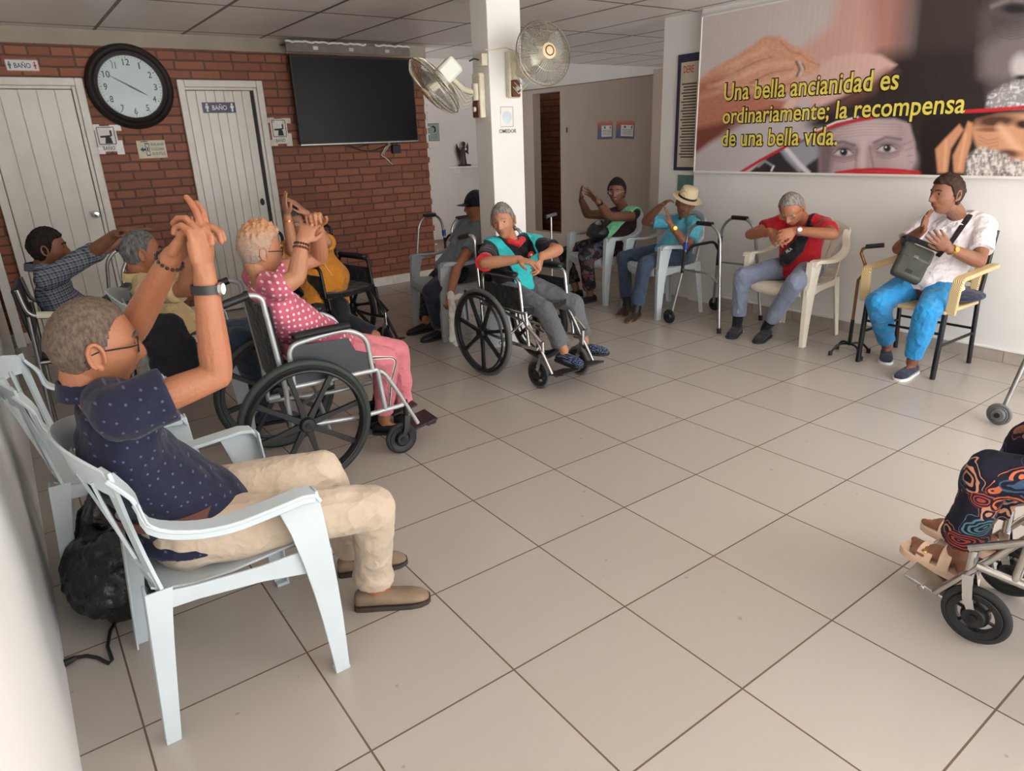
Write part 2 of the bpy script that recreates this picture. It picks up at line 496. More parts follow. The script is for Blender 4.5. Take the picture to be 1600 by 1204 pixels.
k = MB(); kp = ony(409, 315, YB); k.lathe([(.0, 0), (.026, 0), (.028, .004), (.02, .006), (.0, .006)], (kp.x - .605 , -.0185, kp.z), Matrix.Rotation(math.radians(90), 3, 'X') @ Matrix.Diagonal((.8, 1.25, 1)))
k.build('lock_hole', M['black_ink'], d2)

# ================================================================== WRITING HELPERS
def text_mesh(s, mat, parent, name, p0, ex, ey, w=None, h=None, off=0.0, extr=.0006, shear=0, lift=0.0, spacing=1.0, squeeze=True):
    """lettering lying in the plane (ex, ey), starting at p0, fitted to width w (and height h)"""
    cu = bpy.data.curves.new(name, 'FONT'); cu.body = s; cu.size = 1; cu.extrude = 0; cu.offset = off; cu.shear = shear; cu.space_character = spacing
    cu.resolution_u = 3
    o = bpy.data.objects.new(name, cu); COL.objects.link(o)
    dg = bpy.context.evaluated_depsgraph_get(); dg.update()
    me = bpy.data.meshes.new_from_object(o.evaluated_get(dg)); bpy.data.objects.remove(o)
    n = len(me.vertices); co = np.zeros(n * 3); me.vertices.foreach_get('co', co); co = co.reshape(-1, 3)
    x0, x1 = co[:, 0].min(), co[:, 0].max(); y0, y1 = 0.0, .7
    kx = w / (x1 - x0) if w else h / .7
    ky = h / .7 if h else kx
    ex, ey = Vector(ex).normalized(), Vector(ey).normalized(); ez = ex.cross(ey)
    nw = np.array(p0)[None] + np.outer((co[:, 0] - x0) * kx, ex) + np.outer(co[:, 1] * ky, ey) + np.outer(np.full(n, lift + extr), ez)
    me.vertices.foreach_set('co', nw.ravel()); me.update(); me.materials.append(mat)
    r = bpy.data.objects.new(name, me); COL.objects.link(r)
    if parent: r.parent = parent
    return r
def person_icon(b, c, ex, ey, h, skirt=False):
    """small standing figure sign, flat"""
    c = Vector(c); ex = Vector(ex); ey = Vector(ey)
    circ = [(.13 * h * math.cos(a), .4 * h + .13 * h * math.sin(a)) for a in [i * math.pi / 6 for i in range(12)]]
    b.prism(circ, c, ex, ey, .001)
    if skirt: pol = [(-.1, .24), (.1, .24), (.24, -.12), (.1, -.12), (.09, -.5), (-.09, -.5), (-.1, -.12), (-.24, -.12)]
    else: pol = [(-.2, .24), (.2, .24), (.22, -.08), (.12, -.08), (.11, -.5), (-.11, -.5), (-.12, -.08), (-.22, -.08)]
    b.prism([(x * h, y * h) for x, y in pol], c, ex, ey, .001)
EX, EZ = Vector((1, 0, 0)), Vector((0, 0, 1))
# ---- signs on the brick wall
red_ink = plain('red_print', srgb(176, 48, 48), .5); blue_ink = plain('blue_print', srgb(38, 60, 112), .5); teal_ink = plain('teal_print', srgb(50, 110, 120), .5)
paper = plain('paper', srgb(224, 220, 214), .6, var=.02); tape = plain('clear_tape', srgb(200, 190, 180), .2, var=.05)
def board_at(name, label, cat, u0, v0, u1, v1, Y, mat, th=.004, group=None, corr=None):
    a, c_ = ony(u0, v0, Y), ony(u1, v1, Y)
    cx, cz = (a.x + c_.x) / 2, (a.z + c_.z) / 2; w, h = abs(c_.x - a.x), abs(a.z - c_.z)
    t = thing(name, label, cat, (cx, Y - th, cz), 0, group)
    b = MB(); b.mm((-w / 2, -th, -h / 2), (w / 2, th, h / 2)); b.build('panel', mat, t, smooth=False, bevel=.001)
    return t, w, h
yw = YB
t, w, h = board_at('bathroom_sign', 'small white sign reading BAÑO above the left door', 'sign', 5.5, 92, 63, 112, yw, paper)
text_mesh('BAÑO', blue_ink, t, 'lettering', (-w * .25, -.005, -h * .22), EX, EZ, w=w * .5, h=h * .42, off=.012)
b = MB(); person_icon(b, (-w * .38, -.0048, 0), EX, EZ, h * .6); b.build('figure', teal_ink, t)
b = MB(); person_icon(b, (w * .38, -.0048, 0), EX, EZ, h * .6, True); b.build('figure', red_ink, t)
b = MB(); 
for q in (-1, 1): b.mm((-w / 2, -.0052, q * h * .46 - .002), (w / 2, -.0045, q * h * .46 + .002)); b.mm((q * w * .485 - .002, -.0052, -h / 2), (q * w * .485 + .002, -.0045, h / 2))
b.build('border', red_ink, t, smooth=False)
t, w, h = board_at('bathroom_sign', 'dark blue sign reading BAÑO with two white figures on the right door', 'sign', 315, 160, 369, 176, yw - .02, plain('navy_sign', srgb(38, 42, 78), .4))
wi = plain('white_print', srgb(224, 222, 220), .5)
text_mesh('BAÑO', wi, t, 'lettering', (-w * .22, -.005, -h * .22), EX, EZ, w=w * .45, h=h * .45, off=.01)
b = MB(); person_icon(b, (-w * .37, -.0048, 0), EX, EZ, h * .8); b.build('figure', wi, t)
b = MB(); person_icon(b, (w * .39, -.0048, 0), EX, EZ, h * .8); b.build('figure', wi, t)
def toilet_note(u0, v0, u1, v1, label):
    t, w, h = board_at('bathroom_notice', label, 'notice', u0, v0, u1, v1, yw, paper, .0015, 'taped paper notices on the brick wall')
    b = MB(); s = .003
    for q in (-1, 1):
        b.mm((-w * .4, -.0026, h * .12 + q * h * .33 - s), (w * .4, -.0018, h * .12 + q * h * .33 + s)); b.mm((q * w * .4 - s, -.0026, -h * .2), (q * w * .4 + s, -.0018, h * .45))
    b.prism([(-.05, .0), (.02, .0), (.045, .015), (.045, .06), (.03, .06), (.03, .02), (-.05, .015)], (0, -.0022, .01), EX, EZ, .001)
    b.prism([(-.03, -.05), (.03, -.05), (.022, 0), (-.02, 0)], (0.01, -.0022, .01), EX, EZ, .001)
    b.build('toilet_drawing', M['black_ink'], t, smooth=False)
    text_mesh('BAÑO', M['black_ink'], t, 'lettering', (-w * .28, -.0022, -h * .44), EX, EZ, w=w * .56, h=h * .15)
    for x, z, ww, hh in ((-.5, .45, .09, .05), (.5, .42, .09, .05), (-.45, -.45, .08, .06), (.52, -.35, .06, .12)):
        b = MB(); b.mm((x * w - ww / 2, -.0024, z * h - hh / 2), (x * w + ww / 2, -.0016, z * h + hh / 2)); b.build('tape', tape, t, smooth=False)
toilet_note(146, 197, 188, 236, 'white paper notice with a toilet drawing taped between left door and clock')
toilet_note(421, 186, 452, 224, 'white paper notice with a toilet drawing taped between right door and television')
t, w, h = board_at('light_switch_notice', 'small cream notice with blue hand and switch drawing below the wall clock', 'notice', 212, 220, 262, 246, yw, plain('cream_card', srgb(206, 200, 172), .5))
for i, s in enumerate(('FAVOR APAGAR', 'LA LUZ CUANDO', 'NO SE UTILICE')):
    text_mesh(s, blue_ink, t, 'lettering', (-w * .02, -.005, h * (.2 - .26 * i)), EX, EZ, w=w * .46, h=h * .15, off=.01)
b = MB(); b.prism([(-.42, 0), (-.3, .09), (-.3, .04), (-.2, .04), (-.2, -.04), (-.3, -.04), (-.3, -.09)], (0, -.0046, 0), EX * w, EZ * w, .001)
for x0, x1, z0, z1 in ((-.22, -.08, .3, .36), (-.22, -.08, -.36, -.3), (-.22, -.2, -.36, .36), (-.1, -.08, -.36, .36), (-.17, -.13, -.12, .12), (-.35, -.1, .42, .47)):
    b.mm((x0 * w, -.0052, z0 * h), (x1 * w, -.0044, z1 * h))
b.build('hand_and_switch_drawing', blue_ink, t, smooth=False)

# ---- wall clock
cc = ony(203.5, 136, YB)
rx = .335
t = thing('wall_clock', 'large round wall clock with dark frame and pale face between the two doors', 'clock', (cc.x, YB, cc.z))
R90m = Matrix.Rotation(math.radians(90), 3, 'X')
b = MB(); b.lathe([(.02, .0), (.34, 0), (.352, .018), (.345, .04), (.325, .06), (.305, .052), (.285, .066), (.262, .058), (.252, .036), (.252, .012), (.02, .012)], (0, 0, 0), R90m, 64)
b.build('frame', plain('dark_wood_frame', srgb(34, 26, 26), .35, var=.15, scale=30), t)
b = MB(); b.lathe([(.001, .03), (.252, .03), (.252, .033), (.001, .033)], (0, 0, 0), R90m, 64); b.build('face', plain('clock_face', srgb(206, 220, 220), .5, var=.01), t)
for i in range(1, 13):
    a = math.radians(90 - i * 30); s = str(i); hh = .052
    ww = .028 * len(s) if s not in ('1', '11') else (.012 if s == '1' else .03)
    text_mesh(s, M['black_ink'], t, 'numeral', (.2 * math.cos(a) - ww / 2, -.0335, .2 * math.sin(a) - hh / 2), EX, EZ, w=ww, h=hh, off=.02)
b = MB()
for i in range(60):
    a = math.radians(i * 6); L = .012 if i % 5 else .018
    d = Vector((math.cos(a), 0, math.sin(a))); b.strap([d * (.246 - L) + Vector((0, -.034, 0)), d * .246 + Vector((0, -.034, 0))], .003 if i % 5 else .006, .0008, d.cross(Vector((0, 1, 0))))
b.build('minute_marks', M['black_ink'], t, smooth=False)
# the hands point as in the photo: the long one to the 10 and the short one to the 4
for nm, ang, L, tl_, w0, yy in (('minute_hand', 300, .19, .05, .012, -.040), ('hour_hand', 120, .145, .03, .016, -.037)):
    a = math.radians(90 - ang); d = Vector((math.cos(a), 0, math.sin(a))); o = Vector((0, yy, 0))
    b = MB(); b.strap([o - d * tl_, o, o + d * L * .6, o + d * L], [w0 * .6, w0, w0 * .7, .002], .0015, d.cross(Vector((0, 1, 0)))); b.build(nm, M['black_ink'], t, smooth=False)
b = MB(); b.lathe([(.001, .034), (.01, .034), (.01, .044), (.001, .044)], (0, 0, 0), R90m, 16); b.build('hub', M['black_ink'], t)
gl = NT('clock_glass'); gl.color(srgb(240, 245, 245)); gl.set(.03, 0, .5, alpha=.1)
b = MB(); b.lathe([(.001, .050), (.15, .049), (.256, .046), (.256, .044), (.001, .048)], (0, 0, 0), R90m, 48); b.build('glass', gl.m, t)

# ---- television on its bracket
a, c_ = ony(450, 80, YB - .12), ony(657, 219.5, YB - .12)
tx0, tx1, tz0, tz1 = ony(470, 217, YB - .14).x, ony(655, 219, YB - .14).x, 1.585, 2.42
t = thing('television', 'large black flat television mounted on the brick wall', 'television', ((tx0 + tx1) / 2, YB - .1, (tz0 + tz1) / 2))
w, h = tx1 - tx0, tz1 - tz0
b = MB(); b.mm((-w / 2, -.02, -h / 2), (w / 2, .02, h / 2)); b.mm((-w * .3, .02, -h * .35), (w * .3, .04, h * .2)); b.build('casing', M['black_plastic'], t, bevel=.004)
scr = NT('television_screen'); scr.color(srgb(9, 9, 11)); scr.set(.3, 0, .25)
b = MB(); b.mm((-w / 2 + .012, -.0215, -h / 2 + .016), (w / 2 - .012, -.0195, h / 2 - .012)); b.build('screen', scr.m, t, smooth=False)
b = MB(); b.mm((-w / 2, -.024, -h / 2 - .006), (w / 2, .0, -h / 2 + .006)); b.build('lower_trim', M['steel'], t, bevel=.001)
b = MB(); b.mm((-.3, .04, -.2), (.3, .099, .15)); b.build('bracket', M['black_metal'], t, bevel=.004)
# steel bar with crumpled foil above the television
s0, s1 = ony(446, 68, YB - .2), ony(640, 78, YB - .2)
t = thing('metal_shelf_bar', 'grey metal bar with torn white edge right above the television', 'shelf', ((s0.x + s1.x) / 2, YB - .1, 2.485))
L = s1.x - s0.x
b = MB(); b.mm((-L / 2, -.1, -.045), (L / 2, -.08, .035)); b.mm((-L / 2, -.1, .03), (L / 2, .09, .036)); b.build('bar', plain('grey_bar', srgb(112, 102, 94), .5, .2), t, bevel=.002)
b = MB(); pts = []; x = -L / 2
pts = [Vector((-L / 2 + L * i / 40, -.098, .046 + .006 * math.sin(i * 2.3) + .004 * math.cos(i * 5.1))) for i in range(41)]
b.tube(pts[:26], .010, 6); b.tube(pts[28:], .009, 6); b.build('torn_foam_strip', M['white_paint'], t)
for k in (-.28, -.0, .3):
    b = MB(); b.mm((k * L - .025, -.104, -.02), (k * L + .025, -.099, .01)); b.build('clip', M['steel'], t)
# set-top box and cables under the television
q = ony(617, 233, YB)
t = thing('adapter_box', 'small black box plugged in below the television corner', 'adapter', (q.x, YB, q.z))
b = MB(); b.mm((-.05, -.05, -.045), (.05, 0, .045)); b.build('body', M['black_plastic'], t, bevel=.006)
for x in (-.03, .02):
    b = MB(); b.tube([(x, -.03, .04), (x + .005, -.03, .1)], .006, 6); b.build('lead', M['black_plastic'], t)
b = MB(); zz = 1.57
b.tube(arc((2.2, YB - .03, 1.6), (2.4, YB - .04, 1.40), (2.78, YB - .03, 1.6), 12), .005, 6)
b.tube(arc((2.12, YB - .03, 1.6), (2.3, YB - .04, 1.48), (2.5, YB - .03, 1.6), 12), .004, 6)
o = b.build('television_cable', plain('brown_cable', srgb(60, 46, 36), .6), None); tag(o, 'dark cables looping under the television on the brick wall', 'cable')
q0, q1, q2 = ony(609, 222, YB - .03), ony(596, 242, YB - .03), ony(613, 257, YB - .03)
b = MB(); b.tube([q0, (q0 + q1) / 2 + Vector((-.01, 0, 0)), q1, (q1 + q2) / 2 + Vector((.0, 0, 0.01)), q2], .006, 6)
b.tube([q0 + Vector((.02, 0, 0)), q1 + Vector((.03, 0, .02)), q1 + Vector((.035, 0, .0))], .004, 6)
o = b.build('cable_end', M['old_ivory'], None); tag(o, 'short ivory cable dangling left of the black adapter box', 'cable')

# ---- signs, shelf and statue in the alcove
YA = 6.9
t, w, h = board_at('toilet_sign', 'small grey green sign with dark curved arrow at the edge of the brick wall', 'sign', 668, 193, 686.5, 220, YA, plain('grey_green_card', srgb(150, 168, 160), .5))
b = MB(); b.strap([(-.03, -.005, .06), (-.005, -.005, .075), (.02, -.005, .055), (.022, -.005, .02), (.0, -.005, -.005)], [.012, .02, .026, .024, .008], .001, (0, 0, 1)); b.build('arrow', M['black_ink'], t, smooth=False)
b = MB()
for z in (-.03, -.05, -.07): b.mm((-w * .35, -.0052, z - .003), (w * .35, -.0044, z + .003))
b.build('print_lines', plain('green_print', srgb(84, 120, 104), .5), t, smooth=False)
b = MB(); 
for q in (-1, 1): b.mm((-w / 2, -.0052, q * h * .48 - .002), (w / 2, -.0045, q * h * .48 + .002)); b.mm((q * w * .48 - .002, -.0052, -h / 2), (q * w * .48 + .002, -.0045, h / 2))
b.build('border', M['black_ink'], t, smooth=False)
s0 = ony(707, 261, YA - .1)
t = thing('wall_shelf', 'white wall shelf under the small statue in the alcove', 'shelf', (s0.x + .28, YA, s0.z - .02))
b = MB(); b.mm((-.28, -.2, 0), (.28, 0, .025)); b.build('board', M['white_paint'], t, bevel=.003)
for x in (-.2, .18):
    b = MB(); b.mm((x, -.15, -.06), (x + .02, 0, 0)); b.build('bracket', M['white_paint'], t)
sp = ony(726, 258, YA - .1)
t = thing('statue', 'dark winged religious statuette with white robe on the wall shelf', 'statue', (sp.x, YA - .1, s0.z + .006))
sd = plain('dark_resin', srgb(48, 30, 30), .45, var=.2, scale=30)
b = MB(); b.mm((-.075, -.05, 0), (.075, .05, .02)); b.build('plinth', sd, t, bevel=.005)
b = MB(); b.lathe([(.06, .02), (.055, .05), (.038, .15), (.042, .2), (.03, .235), (.014, .25)], (0, 0, 0), Matrix.Diagonal((1, .7, 1)), 16); b.ell((0, 0, .28), (.026, .026, .032)); b.tube([(-.04, -.0, .2), (-.03, -.05, .16), (0, -.055, .2)], .012, 8); b.tube([(.04, 0, .2), (.03, -.05, .16), (0, -.055, .2)], .012, 8); b.build('figure', sd, t)
b = MB(); b.prism([(-.03, .19), (-.075, .26), (-.09, .29), (-.095, .22), (-.08, .13), (-.05, .06), (-.04, .1)], (0, .035, 0), EX, EZ, .012); b.prism([(.03, .19), (.075, .26), (.09, .29), (.095, .22), (.08, .13), (.05, .06), (.04, .1)], (0, .035, 0), EX, EZ, .012); b.build('wings', sd, t)
b = MB(); b.strap([(.01, -.045, .17), (.02, -.047, .1), (.035, -.05, .03)], [.03, .04, .05], .01, EX); b.ell((0, -.052, .215), (.014, .01, .02)); b.build('white_robe', M['white_paint'], t)

# ---- notice glued on the column front, lettering COMEDOR partly around the edge
q = ony(792, 183, cy)
t = thing('dining_room_notice', 'paper notice with faded round plate drawing reading COMEDOR on the white column', 'notice', (q.x, cy, q.z))
b = MB(); b.mm((-.06, -.003, -.075), (.06, 0, .075)); b.build('panel', paper, t, smooth=False)
b = MB(); b.lathe([(.001, 0), (.042, 0), (.042, .0006), (.001, .0006)], (0, -.0032, .0), R90m, 32); b.build('plate_drawing', plain('pale_blue_print', srgb(196, 206, 214), .6), t)
b = MB()
for x0, x1, z0, z1 in ((-.055, .055, .068, .071), (-.055, .055, -.066, -.063), (.052, .055, -.065, .07), (-.055, -.053, .02, .07)): b.mm((x0, -.0042, z0), (x1, -.0032, z1))
b.build('frame_lines', plain('grey_print', srgb(120, 118, 116), .6), t, smooth=False)
text_mesh('OMEDOR', plain('grey_letter', srgb(110, 106, 106), .6), t, 'lettering', (-.075, -.004, -.108), EX, EZ, w=.155, h=.026, off=.01)
# ---- two colour posters and a switch on the partition
def poster(u0, v0, u1, v1, label, tilt):
    a, c_ = onx(u0, v0, XP), onx(u1, v1, XP)
    t = thing('poster', label, 'poster', (XP, (a.y + c_.y) / 2, (a.z + c_.z) / 2), group='colour notices on the taupe partition'); w, h = abs(a.y - c_.y), abs(a.z - c_.z)
    t.rotation_euler = (tilt, 0, 0)
    X = Vector((0, -1, 0))
    b = MB(); b.mm((-.003, -w / 2, -h / 2), (0, w / 2, h / 2)); 
    pm = NT('poster_print'); sx = pm.n('ShaderNodeSeparateXYZ'); pm.l(pm.coords(), sx.inputs[0])
    pm.color(pm.ramp(pm.math('MULTIPLY_ADD', sx.outputs['Z'], 1 / h, .5), [(0, srgb(64, 50, 96)), (.45, srgb(70, 76, 136)), (.7, srgb(150, 56, 66)), (1, srgb(190, 110, 80))])); pm.set(.5)
    b.build('sheet', pm.m, t, smooth=False)
    b = MB(); b.mm((-.0042, -w * .45, -h * .36), (-.003, w * .22, h * .26)); b.build('text_field', paper, t, smooth=False)
    b = MB(); 
    for z in (0, -.08, -.16, -.24): b.mm((-.005, -w * .4, h * z - .003), (-.0042, w * .15, h * z + .001))
    b.build('print_lines', M['black_ink'], t, smooth=False)
    b = MB(); b.mm((-.005, -w * .05, h * .08), (-.0042, w * .06, h * .22)); b.mm((-.005, -w * .4, h * .06), (-.0042, -w * .33, h * .22)); b.build('pictogram', teal_ink, t, smooth=False)
poster(934, 190, 957, 217, 'small colourful poster on the taupe wall, the one nearer the brick opening', 0)
poster(963, 189, 991, 216, 'small colourful poster on the taupe wall, the slightly tilted one', math.radians(3))
q = onx(886.5, 203, XP)
t = thing('wall_switch', 'small beige wall switch beside the brick opening', 'switch', (XP, q.y, q.z))
b = MB(); b.mm((-.008, -.035, -.055), (0, .035, .055)); b.build('plate', wallt, t, bevel=.002)
b = MB(); b.mm((-.012, -.012, -.03), (-.008, .012, .03)); b.build('rocker', M['black_ink'], t, bevel=.002)
# ---- board of rights on the right wall, partly behind the banner
a, c_ = onx(1062, 86, XR + .05), onx(1084, 266, XR + .05)
t = thing('rights_board', 'tall framed board of small printed text half hidden behind the banner edge', 'board', (XR + .05, 3.0, (a.z + c_.z) / 2))
hw = .5 * (a.z - c_.z); Y0, Y1 = a.y - 3.0, -.02
b = MB(); b.mm((-.02, Y1, -hw), (0, Y0, hw)); b.build('frame', plain('navy_frame', srgb(46, 46, 72), .4), t, bevel=.003)
b = MB(); b.mm((-.024, Y1 + .03, -hw + .03), (-.019, Y0 - .045, hw - .07)); b.build('sheet', plain('parchment', srgb(196, 186, 166), .6, var=.04), t, smooth=False)
text_mesh('DERE', red_ink, t, 'lettering', (-.0245, Y0 - .075, hw - .16), Vector((0, -1, 0)), EZ, w=.12, h=.06, off=.01)
b = MB(); z = hw - .26; i = 0
while z > -hw + .1:
    yy = Y0 - (.085 if i % 3 else .065)
    b.mm((-.0255, Y1 + .035, z), (-.0245, yy, z + .012)); z -= .0255; i += 1
b.build('print_lines', plain('dark_print', srgb(70, 60, 54), .6), t, smooth=False)
a = onx(1062, 268, XR + .05); 
b = MB(); b.mm((XR + .038, 2.978, .92), (XR + .049, a.y + .01, a.z - .03)); o = b.build('green_panel', plain('teal_panel', srgb(82, 120, 112), .5, var=.12, scale=14), None, smooth=False); tag(o, 'worn teal panel on the wall under the framed rights board', 'panel')
# ---- paper hanging at the far left
q = onx(12, 480, XL + .004)
# ================================================================== BANNER ON THE RIGHT WALL (a printed picture)
XB = XR - .035
q = onx(1095, 30, XB); q2 = onx(1087, 267, XB)
BY0, BY1, BZ0, BZ1 = (q.y + q2.y) / 2, -.75, q2.z, q.z + .01
t = thing('wall_banner', 'huge printed banner with clasped hands and old faces along the right wall', 'banner', (XR, BY0, BZ0))
b = MB(); b.mm((-.033, BY1 - BY0, 0), (-.001, 0, BZ1 - BZ0)); b.build('backing', paper, t, smooth=False)
b = MB(); e = .012
b.mm((-.042, BY1 - BY0, -.014), (-.001, .004, .002)); b.mm((-.042, BY1 - BY0, BZ1 - BZ0), (-.001, .004, BZ1 - BZ0 + .012)); b.mm((-.042, -.004, 0), (-.001, .006, BZ1 - BZ0))
b.build('edge_moulding', M['white_paint'], t, smooth=False)
nx, nz = 560, 200
ys = np.linspace(BY0, BY1, nx); zs = np.linspace(BZ0, BZ1, nz)
Yg, Zg = np.meshgrid(ys, zs)
dx, dy, dz = XB - CAM_POS.x, Yg - CAM_POS.y, Zg - CAM_POS.z
dep = dx * CF.x + dy * CF.y + dz * CF.z
U_ = (800 + FPX * (dx * CR.x + dy * CR.y + dz * CR.z) / dep - 1060) / .3375   # picture drawn in its own 1600 x 860 layout
V_ = (602 - FPX * (dx * CU.x + dy * CU.y + dz * CU.z) / dep) / .3375
IMG = np.zeros(U_.shape + (3,))
def lin(c): return np.array(srgb(*c)[:3])
rng = np.random.default_rng(3)
def vnoise(sx, sy, seed=0):
    r = np.random.default_rng(seed); G = r.random((64, 64))
    x = (U_ / sx) % 63; y = (V_ / sy) % 63
    xi = np.floor(x).astype(int) % 63; yi = np.floor(y).astype(int) % 63; fx = x - np.floor(x); fy = y - np.floor(y)
    fx = fx * fx * (3 - 2 * fx); fy = fy * fy * (3 - 2 * fy)
    return (G[yi, xi] * (1 - fx) + G[yi, xi + 1] * fx) * (1 - fy) + (G[yi + 1, xi] * (1 - fx) + G[yi + 1, xi + 1] * fx) * fy
def polymask(poly, soft):
    d = np.full(U_.shape, 1e9); ins = np.zeros(U_.shape, bool); n = len(poly)
    for i in range(n):
        x0, y0 = poly[i]; x1, y1 = poly[(i + 1) % n]
        L2 = (x1 - x0) ** 2 + (y1 - y0) ** 2 + 1e-9
        tt = np.clip(((U_ - x0) * (x1 - x0) + (V_ - y0) * (y1 - y0)) / L2, 0, 1)
        d = np.minimum(d, np.hypot(U_ - x0 - tt * (x1 - x0), V_ - y0 - tt * (y1 - y0)))
        c = ((y0 > V_) != (y1 > V_)) & (U_ < (x1 - x0) * (V_ - y0) / (y1 - y0 + 1e-9) + x0)
        ins ^= c
    sd = np.where(ins, -d, d)
    return np.clip(.5 - sd / (2 * soft), 0, 1)
def paint(mask, col, k=1.0):
    global IMG
    m = (mask * k)[..., None]; IMG = IMG * (1 - m) + lin(col) * m
def poly(p, col, soft=8, k=1.0): paint(polymask(p, soft), col, k)
def ellp(cx, cy, rx, ry, col, soft=.35, k=1.0, ang=0):
    a = math.radians(ang); x = (U_ - cx) * math.cos(a) + (V_ - cy) * math.sin(a); y = -(U_ - cx) * math.sin(a) + (V_ - cy) * math.cos(a)
    r = np.hypot(x / rx, y / ry); paint(np.clip((1 + soft - r) / (2 * soft), 0, 1), col, k)
def line(pts, w, col, soft=3, k=1.0):
    d = np.full(U_.shape, 1e9)
    for (x0, y0), (x1, y1) in zip(pts, pts[1:]):
        L2 = (x1 - x0) ** 2 + (y1 - y0) ** 2 + 1e-9
        tt = np.clip(((U_ - x0) * (x1 - x0) + (V_ - y0) * (y1 - y0)) / L2, 0, 1)
        d = np.minimum(d, np.hypot(U_ - x0 - tt * (x1 - x0), V_ - y0 - tt * (y1 - y0)))
    paint(np.clip((w / 2 + soft - d) / (2 * soft), 0, 1), col, k)
IMG[:] = lin((204, 194, 192))
g = np.clip((U_ - 200) / 700, 0, 1); paint(g, (196, 180, 178))
poly([(760, -60), (1060, -60), (1030, 120), (1010, 260), (800, 300), (640, 300), (560, 230), (620, 190), (700, 120)], (202, 160, 150), 30)
poly([(880, -60), (1100, -60), (1060, 300), (900, 300)], (172, 118, 110), 50, .8)
dark = np.clip((U_ - 960 - (V_ < 240) * (240 - V_) * .10) / 150, 0, 1); paint(dark, (62, 52, 50))
poly([(940, 250), (1600, 200), (2400, 200), (2400, 900), (560, 600), (700, 440), (860, 340)], (44, 36, 36), 45)
# old hand and forearm
hand = [(60, 400), (150, 320), (260, 262), (330, 215), (400, 165), (470, 168), (520, 205), (600, 240), (660, 300), (670, 350), (600, 400), (500, 440), (420, 470), (300, 520), (60, 640)]
poly(hand, (214, 160, 132), 8)
poly([(60, 470), (200, 430), (330, 440), (520, 470), (560, 520), (430, 530), (300, 570), (180, 640), (60, 720)], (190, 124, 104), 10)
poly([(60, 600), (230, 560), (420, 500), (560, 500), (430, 545), (300, 590), (150, 660), (60, 730)], (112, 54, 44), 16, .85)
poly([(60, 400), (130, 370), (210, 350), (180, 410), (90, 450)], (164, 92, 72), 22, .7)
poly([(560, 360), (640, 330), (720, 262), (820, 245), (940, 255), (1010, 300), (900, 390), (780, 440), (700, 480), (620, 495), (600, 440), (520, 505), (480, 500), (520, 440)], (214, 176, 166), 10)
poly([(700, 480), (820, 420), (960, 320), (1020, 330), (900, 430), (760, 500), (640, 530)], (116, 76, 70), 22, .8)
for p_, w_ in (([(250, 300), (330, 260), (400, 230)], 16), ([(300, 350), (400, 300), (520, 290)], 14), ([(350, 400), (470, 360), (560, 340)], 14), ([(140, 400), (260, 370), (330, 330)], 12)):
    line(p_, w_, (236, 190, 166), 10, .6)
for p_ in ([(270, 330), (350, 290), (440, 260)], [(330, 385), (430, 335), (530, 320)], [(400, 420), (500, 390), (580, 385)], [(560, 245), (600, 280), (650, 300)], [(470, 190), (520, 240), (560, 250)], [(200, 420), (330, 400), (420, 420)]):
    line(p_, 4, (150, 92, 72), 5, .6)
line([(545, 285), (560, 320), (548, 352)], 10, (120, 110, 108), 3); line([(562, 282), (576, 318), (564, 350)], 7, (200, 196, 190), 3); line([(575, 295), (585, 320)], 6, (110, 96, 90), 3)
poly([(490, 490), (520, 455), (548, 462), (530, 505), (500, 515)], (226, 190, 176), 5)
tex = vnoise(14, 9, 1) * .6 + vnoise(5, 4, 2) * .4
sk = polymask(hand, 6); IMG *= (1 + (sk * (tex - .5) * .28))[..., None]
# lower left scene and red swooshes
poly([(60, 740), (300, 560), (560, 560), (640, 620), (290, 800), (60, 800)], (196, 188, 190), 25, .85)
poly([(290, 830), (420, 720), (520, 672), (640, 615), (700, 830)], (48, 42, 46), 5)
poly([(470, 700), (540, 670), (640, 625), (660, 720), (600, 760), (560, 800), (500, 740)], (158, 158, 170), 8)
line([(500, 690), (560, 760), (600, 800)], 22, (222, 220, 222), 6)
line([(370, 770), (400, 745), (440, 770)], 10, (150, 150, 160), 4); line([(430, 790), (440, 770)], 8, (230, 230, 230), 3)
# woman's face
face = [(650, 830), (650, 660), (690, 610), (790, 575), (900, 548), (1000, 548), (1070, 570), (1095, 660), (1100, 740), (1060, 830)]
poly(face, (176, 154, 156), 8)
ellp(870, 610, 110, 50, (206, 188, 190), .5, .7); ellp(1040, 740, 60, 50, (200, 178, 180), .5, .6); ellp(800, 760, 50, 40, (196, 172, 174), .5, .6)
poly([(650, 660), (690, 610), (720, 700), (700, 800), (650, 830)], (104, 86, 90), 16, .8)
for cx_, cy_ in ((765, 706), (966, 688)):
    ellp(cx_, cy_ - 6, 62, 30, (112, 88, 92), .4, .75); ellp(cx_, cy_, 44, 15, (206, 196, 200), .3); ellp(cx_, cy_ - 2, 18, 17, (30, 24, 28), .25); ellp(cx_ - 5, cy_ - 7, 4, 4, (235, 235, 240), .4)
    line([(cx_ - 46, cy_ + 2), (cx_ - 20, cy_ - 16), (cx_ + 18, cy_ - 17), (cx_ + 46, cy_ + 2)], 5, (40, 30, 34), 3)
    for k in range(3): line([(cx_ - 50, cy_ + 16 + 9 * k), (cx_, cy_ + 28 + 9 * k), (cx_ + 56, cy_ + 12 + 9 * k)], 3, (110, 86, 90), 3, .7)
line([(700, 668), (760, 655), (815, 672)], 12, (96, 76, 80), 6, .8); line([(905, 660), (960, 635), (1030, 645)], 12, (96, 76, 80), 6, .8)
line([(858, 660), (852, 740), (850, 800)], 26, (214, 196, 198), 10, .7); line([(885, 680), (905, 790)], 8, (120, 96, 100), 6, .6); line([(825, 690), (820, 780)], 7, (120, 96, 100), 6, .6)
